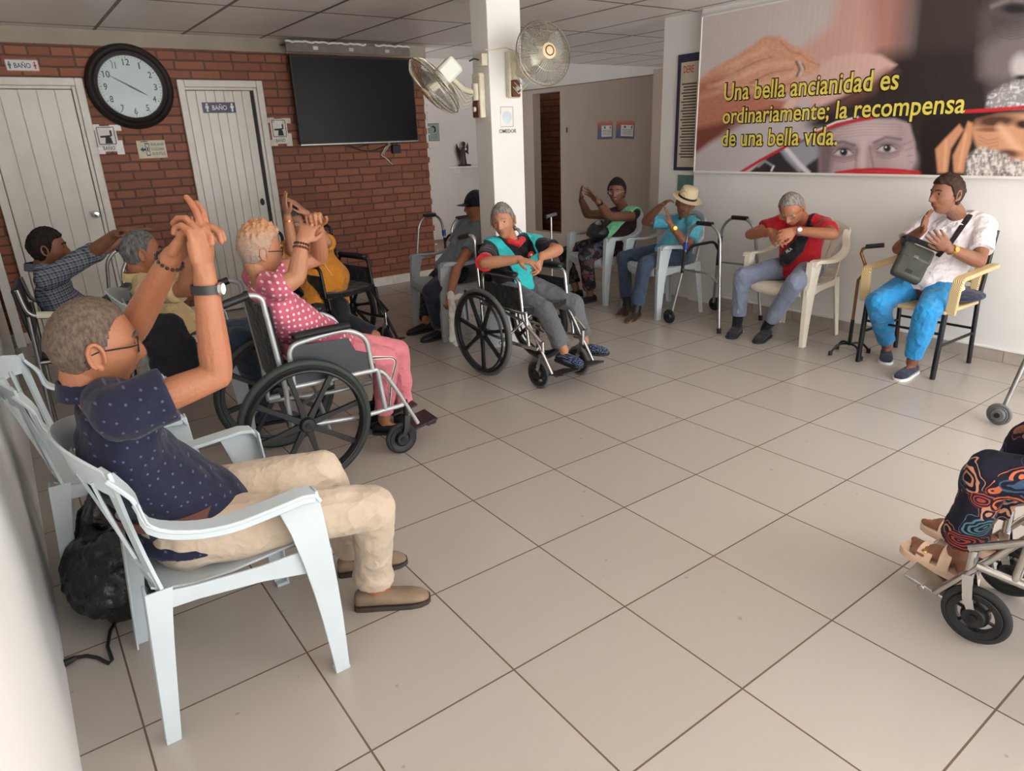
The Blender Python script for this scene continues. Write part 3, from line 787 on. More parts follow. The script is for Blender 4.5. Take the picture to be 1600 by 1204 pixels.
for k in range(5): line([(720 + 10 * k, 640 - 14 * k), (860, 625 - 13 * k), (1040, 625 - 12 * k)], 3, (130, 108, 112), 3, .5)
for k in range(4): line([(1040 + 10 * k, 670 + 26 * k), (1085, 650 + 34 * k)], 3, (110, 86, 92), 3, .6)
def red(pts, w): line(pts, w, (196, 40, 50), 3)
red([(284, 800), (380, 742), (500, 676), (560, 645)], 13); red([(640, 612), (720, 580), (830, 556), (900, 545)], 15)
line([(640, 604), (730, 565), (830, 542)], 8, (232, 226, 224), 3)
red([(730, 802), (820, 788), (920, 784), (1040, 790), (1160, 806)], 16); poly([(730, 815), (820, 792), (1000, 792), (1160, 815)], (200, 44, 52), 4)
# old man's face, upper right
poly([(1390, 60), (1480, -40), (2300, -60), (2300, 470), (1620, 480), (1440, 470), (1400, 300)], (84, 76, 76), 30)
poly([(1400, 240), (1500, 150), (1620, 110), (1800, 200), (1700, 330), (1500, 380), (1400, 350)], (122, 112, 112), 40, .9)
for k in range(7): line([(1440 + 6 * k, 70 + 16 * k), (1540, 105 + 13 * k), (1640, 90 + 12 * k)], 4, (52, 44, 46), 5, .6)
ellp(1560, 40, 60, 22, (34, 28, 32), .4); line([(1450, 30), (1540, -5), (1640, 10)], 14, (160, 152, 152), 10, .5)
ellp(1590, 310, 50, 60, (196, 190, 190), .4); ellp(1590, 360, 34, 14, (40, 34, 36), .5)
poly([(1425, 500), (1440, 440), (1500, 400), (1580, 375), (1700, 380), (1800, 500)], (150, 146, 148), 14)
bt = vnoise(16, 5, 5) * vnoise(7, 13, 6); bm_ = polymask([(1425, 500), (1440, 440), (1500, 400), (1580, 375), (1700, 380), (1800, 500)], 14); paint(bm_ * np.clip((bt - .2) * 3.2, 0, 1), (222, 220, 222))
# lower right: tinted face with hand
poly([(1120, 830), (1120, 560), (1320, 525), (2300, 500), (2300, 830)], (30, 22, 22), 10)
poly([(1350, 600), (1380, 555), (1480, 530), (1640, 520), (2000, 520), (2000, 720), (1500, 760), (1390, 700)], (206, 152, 118), 12)
ellp(1470, 560, 95, 26, (48, 26, 20), .4, .9, -4); ellp(1440, 600, 60, 10, (120, 66, 48), .5, .8); ellp(1600, 575, 40, 20, (56, 32, 24), .4)
line([(1490, 590), (1530, 640), (1570, 690)], 34, (232, 184, 150), 16, .8); ellp(1520, 712, 60, 20, (78, 42, 32), .4, .9)
for k in range(4): line([(1390, 630 + 18 * k), (1430, 650 + 16 * k), (1480, 640 + 16 * k)], 4, (140, 84, 60), 4, .6)
poly([(1330, 830), (1340, 720), (1400, 680), (1480, 700), (1560, 740), (1700, 740), (1700, 830)], (158, 146, 142), 12)
bt = vnoise(6, 18, 8) * .6 + vnoise(15, 7, 9) * .4; bm_ = polymask([(1330, 830), (1340, 720), (1400, 680), (1480, 700), (1560, 740), (1700, 740), (1700, 830)], 12); paint(bm_ * np.clip((bt - .45) * 4, 0, 1), (226, 220, 216)); paint(bm_ * np.clip((.35 - bt) * 5, 0, 1), (82, 68, 64))
for p_ in ([(1190, 690), (1235, 640), (1300, 575), (1320, 600), (1260, 690), (1245, 800), (1200, 800)], [(1270, 720), (1310, 640), (1340, 560), (1362, 570), (1355, 660), (1330, 740), (1320, 800), (1275, 800)]):
    poly(p_, (208, 148, 112), 6)
line([(1240, 650), (1230, 790)], 8, (240, 196, 162), 8, .6); line([(1330, 620), (1300, 780)], 8, (240, 196, 162), 8, .6)
red([(1320, 516), (1460, 508), (1600, 496), (2300, 460)], 17)
IMG *= (1 + (vnoise(4, 4, 11) - .5) * .06)[..., None]
IMG = np.clip(IMG, 0, 1)
me = bpy.data.meshes.new('printed_picture')
vs = np.stack([np.full(Yg.size, -.034), Yg.ravel() - BY0, Zg.ravel() - BZ0], 1)
idx = np.arange(nx * nz).reshape(nz, nx)
fc = np.stack([idx[:-1, :-1], idx[1:, :-1], idx[1:, 1:], idx[:-1, 1:]], -1).reshape(-1, 4)
me.from_pydata(vs.tolist(), [], fc.tolist())
ca = me.color_attributes.new('print', 'FLOAT_COLOR', 'POINT')
ca.data.foreach_set('color', np.concatenate([IMG.reshape(-1, 3), np.ones((nx * nz, 1))], 1).ravel())
o = bpy.data.objects.new('printed_picture', me); COL.objects.link(o); o.parent = t
m = NT('banner_print'); at_ = m.n('ShaderNodeAttribute'); at_.attribute_name = 'print'; m.color(at_.outputs['Color']); m.set(.42, 0, .45)
sxb = m.n('ShaderNodeSeparateXYZ'); m.l(m.coords(), sxb.inputs[0]); m.bump(m.math('SINE', m.math('MULTIPLY', sxb.outputs['Y'], 130)), .06, .004)
me.materials.append(m.m)
yel = plain('yellow_letter_print', srgb(226, 208, 92), .5, var=.04); blk = plain('letter_outline_print', srgb(30, 18, 12), .5)
XT = XR - .0352
for s_, a_, b_, hv in (('Una bella ancianidad es', (1131, 157), (1403, 139), 27), ('ordinariamente; la recompensa', (1129, 193), (1507, 176), 24), ('de una bella vida.', (1127, 228), (1308, 226), 25)):
    p0, p1 = onx(*a_, XT), onx(*b_, XT)
    p2 = onx(a_[0], a_[1] - hv, XT)
    ex = (p1 - p0).normalized(); ey = Vector((0, 0, 1)); W_ = (p1 - p0).length; H_ = (p2 - p0).length * (1.0)
    lp = p0 - Vector((XR, BY0, BZ0))
    text_mesh(s_, blk, t, 'letter_outline', lp, ex, ey, w=W_, h=H_, off=.055, lift=.0006, extr=0)
    text_mesh(s_, yel, t, 'lettering', lp, ex, ey, w=W_ , h=H_, off=.012, lift=.0016, extr=0)
# ================================================================== FURNITURE
def Z2(p, z): return (p[0], p[1], z)
def lleg(b, top, bot, wa, wb, da, db, th=.007, bow=0.0, n=7):
    """moulded channel leg with L section: flanges along da and db"""
    top, bot = Vector(top), Vector(bot); da, db = Vector(da).normalized(), Vector(db).normalized(); rs = []
    for i in range(n):
        t_ = i / (n - 1); p = top.lerp(bot, t_) + da * bow * math.sin(math.pi * t_)
        a = wa[0] + (wa[1] - wa[0]) * (t_ ** .7); c = wb[0] + (wb[1] - wb[0]) * (t_ ** .7)
        rs.append([p, p + da * a, p + da * a + db * th, p + da * th + db * th, p + da * th + db * c, p + db * c])
    b.rings(rs)
def monobloc(name, mat, label, loc, rz, group=None):
    t = thing(name, label, 'chair', loc, rz, group)
    # seat: dished shell with rolled front edge
    b = MB(); rs = []
    prof = [(.262, .372), (.272, .40), (.262, .435), (.22, .452), (.10, .441), (-.02, .430), (-.12, .432), (-.20, .448), (-.225, .462)]
    top, under = [], []
    for x, z in prof:
        w = .235 - .02 * (.26 - x) / .5
        row = []
        for k in range(9):
            q_ = (k - 4) / 4; y = w * q_
            row.append(Vector((x - (.01 if x > .2 else 0) * q_ * q_, y, z + .018 * abs(q_) ** 3 - .006 * (1 - q_ * q_))))
        top.append(row); under.append([p - Vector((.0 if z > .42 else .007, 0, .007)) for p in row])
    rs = [r + u[::-1] for r, u in zip(top, under)]
    b.rings(rs)
    b.build('seat', mat, t)
    # backrest: curved top band, side stiles, lower band and fan of slats
    def bp(y, z):      # surface of the back: curved in plan, leaning
        k = (z - .46) / .42
        return Vector((-.225 - .115 * k - .0 + .10 * (y / .25) ** 2 * (.35 + .65 * k) * .8, y * (1 + .0 * k), z))
    def band(b, z0, z1, half, n=16, th=.009, arch=0.0):
        f, r = [], []
        for i in range(n + 1):
            y = -half + 2 * half * i / n; a = arch * (1 - (y / half) ** 2)
            f.append([bp(y, z0 + a * .6), bp(y, z1 + a)]); 
        rs = []
        for (p, q_) in f:
            o = Vector((-th, 0, 0)); m = (p + q_) / 2 + Vector((.004, 0, 0))
            rs.append([p, m, q_, q_ + Vector((-.004, 0, .004)), q_ + o, m + o, p + o])
        b.rings(rs)
    b = MB(); band(b, .775, .845, .245, arch=.045); b.build('top_rail', mat, t)
    for s_ in (-1, 1):
        b = MB(); pts = [bp(s_ * (.205 + .038 * k), .45 + .40 * k) for k in [i / 6 for i in range(7)]]
        b.strap(pts, [.05, .046, .042, .042, .044, .05, .05], .009, (0.3 * s_, 1, 0)); b.build('back_stile', mat, t)
    b = MB(); band(b, .455, .52, .215, arch=0)
    b.build('lower_rail', mat, t)
    for k in (-2, -1, 0, 1, 2):
        b = MB(); pts = [bp(k * (.045 + .036 * i / 5), .51 + .30 * i / 5) for i in range(6)]
        b.strap(pts, [.05, .042, .038, .040, .048, .056], .008, (0, 1, 0)); b.build('back_slat', mat, t)
    # arms flowing from the back into the front legs
    for s_ in (-1, 1):
        b = MB()
        pts = [bp(s_ * .245, .83), bp(s_ * .262, .77) + Vector((.02, 0, 0)), (-.20, s_ * .282, .70), (-.12, s_ * .292, .658), (-.02, s_ * .297, .640), (.09, s_ * .297, .645), (.18, s_ * .295, .652)]
        pts = [Vector(p) for p in pts]; out = []
        for i in range(len(pts) - 1):
            for j in range(3):
                p0, p1, p2, p3 = pts[max(i - 1, 0)], pts[i], pts[i + 1], pts[min(i + 2, len(pts) - 1)]; u = j / 3
                out.append(.5 * ((2 * p1) + (p2 - p0) * u + (2 * p0 - 5 * p1 + 4 * p2 - p3) * u * u + (3 * p1 - p0 - 3 * p2 + p3) * u ** 3))
        out += [pts[-1], Vector((.215, s_ * .293, .645)), Vector((.228, s_ * .292, .620))]
        n_ = len(out)
        w = [.05 + .014 * min(1, i / 8) for i in range(n_)]
        b.strap(out, w, .012, [Vector((0, 1, .5 * max(0, 1 - i / 5) * -s_)) for i in range(n_)])
        # lip hanging from the outer edge of the arm
        lip = [p + Vector((0, s_ * .027, -.010)) for p in out[3:-1]]
        b.strap(lip, .026, .006, (0, 0, 1)); b.build('arm', mat, t, bevel=.003)
        # front leg: broad at the arm, splayed, with a flange
        b = MB(); lleg(b, (.232, s_ * .297, .642), (.250, s_ * .300, .0), (.125, .045), (.05, .034), (-1, 0, 0), (0, -s_, 0), bow=-.01)
        b.mm((.205, s_ * .266 if s_ > 0 else s_ * .300, 0), (.252, s_ * .300 if s_ > 0 else s_ * .266, .012)); b.build('leg', mat, t, bevel=.002)
        # side apron joining leg and seat
        b = MB(); b.strap([(.22, s_ * .286, .42), (.05, s_ * .262, .425), (-.12, s_ * .238, .43), (-.235, s_ * .225, .435)], [.09, .05, .045, .06], .009, (0, 0, 1))
        b.strap([(.235, s_ * .25, .405), (.245, s_ * .29, .405)], .07, .012, (0, 0, 1)); b.build('apron', mat, t, bevel=.002)
        b = MB(); lleg(b, (-.245, s_ * .236, .47), (-.285, s_ * .262, .0), (.07, .04), (.06, .036), (1, 0, 0), (0, -s_, 0)); b.build('leg', mat, t, bevel=.002)
    return t
mono = monobloc('plastic_chair', M['white_plastic'], 'white plastic armchair in the foreground under the man in navy shirt', (-.655, .635, 0), 0, 'white plastic armchairs')
G = 'white plastic armchairs'
dup(mono, (-.80, 1.53, 0), math.radians(-4), 'empty white plastic armchair against the left wall, behind the foreground chair', G)
dup(mono, (-.27, 2.72, 0), math.radians(-10), 'white plastic armchair under the man in beige shirt', G)
dup(mono, (3.84, 2.86, 0), math.radians(167), 'white plastic armchair under the man in the straw hat', G)
dup(mono, (3.83, 3.62, 0), math.radians(178), 'white plastic armchair under the person with green towel', G)
monobloc('plastic_chair', M['grey_plastic'], 'grey plastic armchair beside the column under the man in black cap', (2.02, 3.62, 0), math.radians(176))
monobloc('plastic_chair', M['cream_plastic'], 'cream plastic armchair under the man in red shirt', (3.955, 1.60, 0), math.radians(178))

# ---- woven armchair of the man with blue trousers
cord = NT('woven_cord'); sx = cord.n('ShaderNodeTexWave'); sx.bands_direction = 'DIAGONAL'; sx.inputs['Scale'].default_value = 55; sx.inputs['Distortion'].default_value = .4
cord.l(cord.coords(), sx.inputs['Vector']); cord.color(cord.ramp(sx.outputs['Fac'], [(.2, srgb(170, 138, 92)), (.6, srgb(232, 208, 160))])); cord.bump(sx.outputs['Fac'], .6, .004); cord.set(.6)
WC = cord.m
def woven_chair(label, loc, rz):
    t = thing('woven_armchair', label, 'chair', loc, rz)
    for s_ in (-1, 1):
        b = MB(); b.tube([(.25, s_ * .25, .0), (.235, s_ * .25, .43)], .017, 10); b.build('leg', M['black_metal'], t)
        b = MB(); b.tube([(-.27, s_ * .25, .0), (-.22, s_ * .25, .45), (-.30, s_ * .25, .90)], .015, 10); b.build('leg', M['black_metal'], t)
        b = MB(); b.tube([(.24, s_ * .25, .22), (-.245, s_ * .25, .22)], .010, 8); b.build('side_rail', M['black_metal'], t)
        b = MB(); b.strap(rounded([(-.27, s_ * .29, .68), (.22, s_ * .29, .655), (.235, s_ * .285, .60), (.225, s_ * .275, .43)], .05), .062, .028, (0, 1, 0)); b.build('arm', WC, t, bevel=.006)
        b = MB(); b.strap([(-.215, s_ * .215, .50), (-.245, s_ * .215, .70), (-.295, s_ * .215, .93)], .05, .03, (0, 1, 0)); b.build('back_post', WC, t, bevel=.006)
    b = MB(); b.mm((-.23, -.26, .425), (.25, .26, .45)); b.build('seat', WC, t, bevel=.008)
    b = MB(); b.strap([(-.295, -.24, .90), (-.31, 0, .905), (-.295, .24, .90)], .07, .03, (0, 0, 1)); b.build('top_rail', WC, t, bevel=.006)
    for k in range(7):
        b = MB(); z = .52 + .05 * k; b.tube([(-.222 - .18 * (z - .5), -.2, z), (-.235 - .18 * (z - .5), 0, z), (-.222 - .18 * (z - .5), .2, z)], .012, 8); b.build('back_strand', WC, t)
    b = MB(); b.tube([(.24, -.25, .30), (.24, .25, .30)], .009, 8); b.tube([(-.245, -.25, .25), (-.245, .25, .25)], .009, 8); b.build('cross_rail', M['black_metal'], t)
    return t
woven_chair('black metal armchair with cream woven arms under the man in blue trousers', (3.93, .62, 0), math.radians(179))
b = MB(); b.ell((4.05, .44, .49), (.17, .14, .038), nu=20, nv=8); o = b.build('seat_cushion', fabric('navy_cushion', srgb(36, 40, 66), .8), None); tag(o, 'dark navy cushion poking out behind on the woven armchair', 'cushion')
o.location = (0, 0, 0)

# ---- tubular armchair of the man in the plaid shirt
t = thing('tubular_armchair', 'metal tube armchair with cream arms under the man in plaid shirt', 'chair', (-.72, 3.62, 0), math.radians(-4))
for s_ in (-1, 1):
    b = MB(); b.tube(rounded([(.22, s_ * .26, 0), (.2, s_ * .26, .64), (-.24, s_ * .26, .70), (-.26, s_ * .26, .86)], .06), .013, 10); b.build('leg', M['steel'], t)
    b = MB(); b.tube([(-.27, s_ * .26, 0), (-.24, s_ * .26, .70)], .013, 10); b.build('leg', M['steel'], t)
    b = MB(); b.tube([(.17, s_ * .26, .655), (-.20, s_ * .26, .705)], .019, 10, sq=(1.2, .7)); b.build('arm_pad', M['cream_plastic'], t)
    b = MB(); b.tube([(.21, s_ * .26, .40), (-.255, s_ * .26, .42)], .011, 8); b.build('side_rail', M['steel'], t)
b = MB(); b.mm((-.24, -.25, .40), (.23, .25, .44)); b.build('seat', M['vinyl'], t, bevel=.012)
b = MB(); b.strap([(-.25, 0, .55), (-.28, 0, .86)], .50, .025, (0, 1, 0)); b.build('backrest', M['vinyl'], t, bevel=.008)

# ---- wheelchairs
def wheel_parts(t, name, c, R, mat_rim, mat_tire, spokes, tw, hand=True, side=1, rimw=.02):
    """spoked wheel in the xz plane; tire and hand rim are sub-parts"""
    c = Vector(c); A = Matrix.Rotation(math.radians(90), 3, 'X')
    b = MB(); ri = R - tw * 1.9
    b.lathe([(ri - .018, -.014), (ri + .004, -.018), (ri + .006, .018), (ri - .018, .014)], c, A, 48, closed=True)
    b.lathe([(.001, -.03), (.032, -.03), (.040, -.012), (.040, .012), (.032, .03), (.001, .03)], c, A, 20)
    for i in range(spokes):
        a = 2 * math.pi * (i + .25) / spokes; d = Vector((math.cos(a), 0, math.sin(a)))
        b.strap([c + d * .03, c + d * ri * .5, c + d * (ri - .005)], [.03 * R / .3, .02 * R / .3, .026 * R / .3], rimw, d.cross(Vector((0, 1, 0))))
    w = b.build(name, mat_rim, t, bevel=.002)
    b = MB(); prof = [(R - tw + tw * math.cos(q_), tw * .95 * math.sin(q_)) for q_ in [2 * math.pi * k / 10 for k in range(10)]]
    b.lathe(prof, c, A, 56, closed=True); b.build('tire', mat_tire, w)
    if hand:
        b = MB(); rr = R - .05; yo = side * .038
        prof = [(rr + .008 * math.cos(q_), yo * -1 + .008 * math.sin(q_)) for q_ in [2 * math.pi * k / 8 for k in range(8)]]
        b.lathe(prof, c, A, 48, closed=True); b.build('hand_rim', M['black_plastic'] if hand == 'k' else M['chrome'], w)
    b = MB(); b.lathe([(.001, -.036), (.014, -.036), (.014, .036), (.001, .036)], c, A, 12); b.build('hub_cap', M['black_metal'], w)
    return w
def wheelchair(label, loc, rz, fr, tire, guard, arm_style='desk', R=.31, W=.56, rc=.10, spokes=8, hand='k', cast_x=.47, rear=True, plates=True, back=True, ctire=None, crim=None, plate_z=.13):
    t = thing('wheelchair', label, 'wheelchair', loc, rz)
    H = W / 2
    for s_ in (-1, 1):
        if rear: wheel_parts(t, 'wheel', (0, s_ * H, R), R, M['black_plastic'], tire, spokes, .016 if tire != M['green_rubber'] else .02, hand, s_)
        yc = s_ * (H - .075)
        wheel_parts(t, 'caster', (cast_x, yc, rc), rc, crim or M['black_plastic'], ctire or M['rubber'], 6, .014, None, s_, .012)
        b = MB(); fk = M['black_plastic'] if fr == M['silver_paint'] else M['chrome']
        for q_ in (-1, 1): b.strap([(cast_x, yc + q_ * .026, rc), (cast_x + .025, yc + q_ * .028, rc + .06), (cast_x + .04, yc + q_ * .018, rc * 2 + .035)], [.02, .028, .03], .006, (1, 0, 0))
        b.tube([(cast_x + .04, yc, rc * 2 + .02), (cast_x + .04, yc, rc * 2 + .12)], .014, 10); b.tube([(cast_x, yc - .03, rc), (cast_x, yc + .03, rc)], .006, 8)
        b.build('caster_fork', fk, t)
        yf = s_ * (H - .055); b = MB()
        b.tube([(-.06, yf, .30), (-.06, yf, .50), (-.10, yf, .93)], .0125, 10)
        b.tube([(-.06, yf, .50), (.40, yf, .50)], .0125, 10); b.tube(rounded([(-.06, yf, .30), (.30, yf, .27), (cast_x + .02, yf, .28)], .06), .0125, 10)
        b.tube([(.40, yf, .50), (.42, yf, .28)], .0125, 10)
        b.tube([(-.06, yf, .31), (.0, yf, .31)], .02, 8)
        b.build('side_frame', fr, t)
        if back:
            b = MB(); b.tube(rounded([(-.095, yf, .86), (-.10, yf, .945), (-.15, yf, .965), (-.23, yf, .945)], .035), .0125, 10); p = b.build('push_handle', fr, t)
            b = MB(); b.tube([(-.155, yf, .963), (-.27, yf, .935)], .018, 10); b.build('grip', M['black_plastic'], p)
        # armrest
        b = MB()
        if arm_style == 'desk':
            b.tube(rounded([(-.02, yf, .50), (-.02, yf, .70), (.10, yf, .72), (.26, yf, .735), (.36, yf, .68), (.375, yf, .50)], .05), .0125, 10)
        else:
            b.tube(rounded([(-.03, yf, .50), (-.03, yf, .725), (.34, yf, .725), (.375, yf, .44), (cast_x + .05, yf, .33)], .05), .0125, 10)
        a_ = b.build('armrest', fr, t)
        b = MB(); b.blob([(.02, yf, .742), (.12, yf, .748), (.27, yf, .752)] if arm_style == 'desk' else [(.0, yf, .742), (.15, yf, .745), (.30, yf, .742)], [(.03, .018)] * 3, 12, ref=(0, 1, 0)); b.build('arm_pad', M['vinyl'], a_)
        b = MB()
        b.prism([(-.01, .49), (.36, .49), (.355, .60), (.30, .62), (.27, .69), (-.01, .70)] if arm_style == 'desk' else [(-.02, .49), (.35, .49), (.34, .66), (-.02, .66)], (0, yf * .995, 0), (1, 0, 0), (0, 0, 1), .006); b.build('side_guard', guard, t, bevel=.002)
        # leg rest
        b = MB(); yl = s_ * (H - .07)
        b.tube(rounded([(.39, yl, .50), (.44, yl, .47), (.50, yl, .36), (.60, yl, plate_z + .02)], .05) if arm_style == 'desk' else rounded([(.36, yl, .50), (.42, yl, .42), (.60, yl, plate_z + .03), (.62, yl, plate_z)], .04), .0115, 10)
        lr = b.build('leg_rest', fr, t)
        if plates:
            b = MB(); b.box((.64, s_ * (H - .15), plate_z), (.16, .165, .012), Matrix.Rotation(math.radians(-12), 3, 'Y')); b.tube([(.66, s_ * (H - .06), plate_z), (.66, s_ * .06, plate_z)], .011, 8); b.build('foot_plate', M['black_plastic'] if fr != M['chrome2'] else M['steel'], lr, bevel=.003)
    b = MB(); yy = H - .055
    b.tube([(.16, -yy, .48), (.12, yy, .24)], .010, 8); b.tube([(.16, yy, .48), (.12, -yy, .24)], .010, 8); b.build('cross_brace', fr, t)
    b = MB(); rs = []
    for x in (-.05, .1, .25, .39):
        rs.append([Vector((x, y, .50 - .02 * (1 - (y / yy) ** 2) + dz)) for y, dz in [(-yy, .0), (-yy / 2, 0), (0, 0), (yy / 2, 0), (yy, 0), (yy, .035), (yy / 2, .035), (0, .035), (-yy / 2, .035), (-yy, .035)]])
    b.rings(rs); b.build('seat', M['nylon'], t)
    if back:
        b = MB(); rs = []
        for z in (.52, .66, .80, .90):
            x = -.06 - .09 * (z - .5)
            rs.append([Vector((x - .03 * (1 - (y / yy) ** 2) + dx, y, z)) for y, dx in [(-yy, 0), (-yy / 2, 0), (0, 0), (yy / 2, 0), (yy, 0), (yy, .022), (yy / 2, .022), (0, .022), (-yy / 2, .022), (-yy, .022)]])
        b.rings(rs); b.build('backrest', M['nylon'], t)
    return t
M['chrome2'] = plain('worn_chrome', srgb(196, 194, 190), .25, 1.0, var=.05)
wheelchair('silver framed wheelchair with black mag wheels under the woman in pink dots', (-.002, 1.90, 0), math.radians(-4), M['silver_paint'], M['green_rubber'], M['dark_panel'], R=.322, W=.56, rc=.088, cast_x=.50)
wheelchair('chrome wheelchair facing the room under the woman in teal vest', (1.806, 2.46, 0), math.radians(-85), M['chrome'], M['grey_rubber'], M['nylon'], 'full', R=.31, W=.53, rc=.105, spokes=7, cast_x=.49, ctire=M['grey_rubber'])
wheelchair('dark wheelchair at the brick wall under the woman in mustard blouse', (.97, 3.88, 0), math.radians(-76), M['black_metal'], M['rubber'], M['nylon'], 'full', R=.30, W=.56)
gp = plain('cream_side_panel', srgb(188, 182, 168), .5, var=.05)
wc = wheelchair('worn chrome wheelchair at the right edge holding the floral trousers', (1.44, -1.30, 0), math.radians(94), M['chrome2'], M['rubber'], gp, 'full', R=.30, W=.50, rc=.10, cast_x=.50, plate_z=.12, rear=True)

# ---- walkers
def walker(label, loc, rz, black=True, group=None, tire=None):
    t = thing('walker', label, 'walker', loc, rz, group)
    for s_ in (-1, 1):
        y0, y1 = s_ * .24, s_ * .30
        b = MB(); b.tube(rounded([(-.26, y1, .02), (-.17, y0, .78), (-.10, y0, .86), (.08, y0, .86), (.15, y0, .78), (.17, y0, .62)], .09), .0127, 12); b.build('side_frame', M['steel'], t)
        b = MB(); b.tube([(.17, y0, .66), (.185, y0 * 1.03, .44)], .0145, 10); b.build('upper_post', M['black_metal'] if black else M['steel'], t)
        b = MB(); b.tube([(.185, y0 * 1.03, .44), (.235, y1, .08)], .0127, 10); b.build('leg', M['steel'], t)
        b = MB(); b.tube([(-.09, y0, .866), (.06, y0, .866)], .019, 10); b.build('grip', M['black_plastic'], t)
        b = MB(); b.tube([(-.262, y1, 0), (-.258, y1, .045)], .018, 10); b.build('rubber_tip', M['rubber'], t)
        b = MB(); b.tube(rounded([(-.215, s_ * .27, .40), (-.1, s_ * .268, .47), (.18, s_ * .25, .47)], .05), .009, 8); b.build('lower_brace', M['steel'], t)
        b = MB(); b.tube([(.168, y0, .64), (.166, y0, .70)], .021, 10); b.build('clip', M['blue_plastic'], t)
        w = wheel_parts(t, 'wheel', (.24, s_ * .325, .062), .062, tire or M['black_plastic'], tire or M['rubber'], 5, .011, None, s_, .012)
    b = MB(); b.tube(rounded([(.18, -.24, .58), (.17, -.16, .66), (.17, .16, .66), (.18, .24, .58)], .07), .013, 10); b.build('front_crossbar', M['black_metal'] if black else M['steel'], t)
    return t
w1 = walker('silver walker with black crossbar standing between the straw hat and red shirt men', (3.87, 2.26, 0), math.radians(92), True, 'walking frames')
dup(w1, (2.62, 4.62, 0), math.radians(12), 'silver walker by the brick wall edge behind the man in black cap', 'walking frames')
walker('silver walker at the right edge of the photo, only one wheeled leg showing', (3.50, -.42, 0), math.radians(90), True, 'walking frames', M['grey_rubber'])
dup(w1, (-.20, 4.55, 0), math.radians(5), 'silver walker between plaid shirt man and the white doors', 'walking frames')
# ---- sticks
b0 = onz(1325, 553); h0 = onz(1345, 378, .78)
t = thing('quad_cane', 'bronze four footed walking cane with black handle standing by the white wall', 'cane', (b0.x, b0.y, 0), math.radians(-75))
b = MB(); b.tube([(0, 0, .13), (0, 0, .55), (.035, 0, .60), (.03, 0, .66), (-.005, 0, .735), (.0, 0, .765), (.04, 0, .785)], .0105, 10); b.build('shaft', M['bronze'], t)
b = MB(); b.tube([(.02, 0, .782), (.13, 0, .80)], .016, 10); b.build('handle', M['black_plastic'], t)
b = MB(); b.tube([(0, 0, .07), (0, 0, .26)], .013, 10); b.build('lower_tube', M['black_metal'], t)
for x, y in ((.11, .11), (.11, -.11), (-.10, .09), (-.10, -.09)):
    b = MB(); b.tube(rounded([(0, 0, .08), (x * .6, y * .6, .085), (x, y, .02)], .04), .008, 8); f_ = b.build('foot', M['black_metal'], t)
    b = MB(); b.tube([(x, y, 0), (x, y, .03)], .014, 10); b.build('rubber_tip', M['rubber'], f_)
p = onz(861, 335, .9)
t = thing('walking_stick', 'thin silver walking stick with grey handle in front of the brick opening', 'walking stick', (p.x, p.y, 0))
b = MB(); b.tube([(0, 0, .02), (0, 0, .88)], .010, 10); b.build('shaft', M['chrome'], t)
b = MB(); b.tube([(-.06, 0, .885), (.06, 0, .90)], .016, 10); b.build('handle', M['grey_rubber'], t)
b = MB(); b.tube([(0, 0, 0), (0, 0, .03)], .014, 10); b.build('rubber_tip', M['rubber'], t)

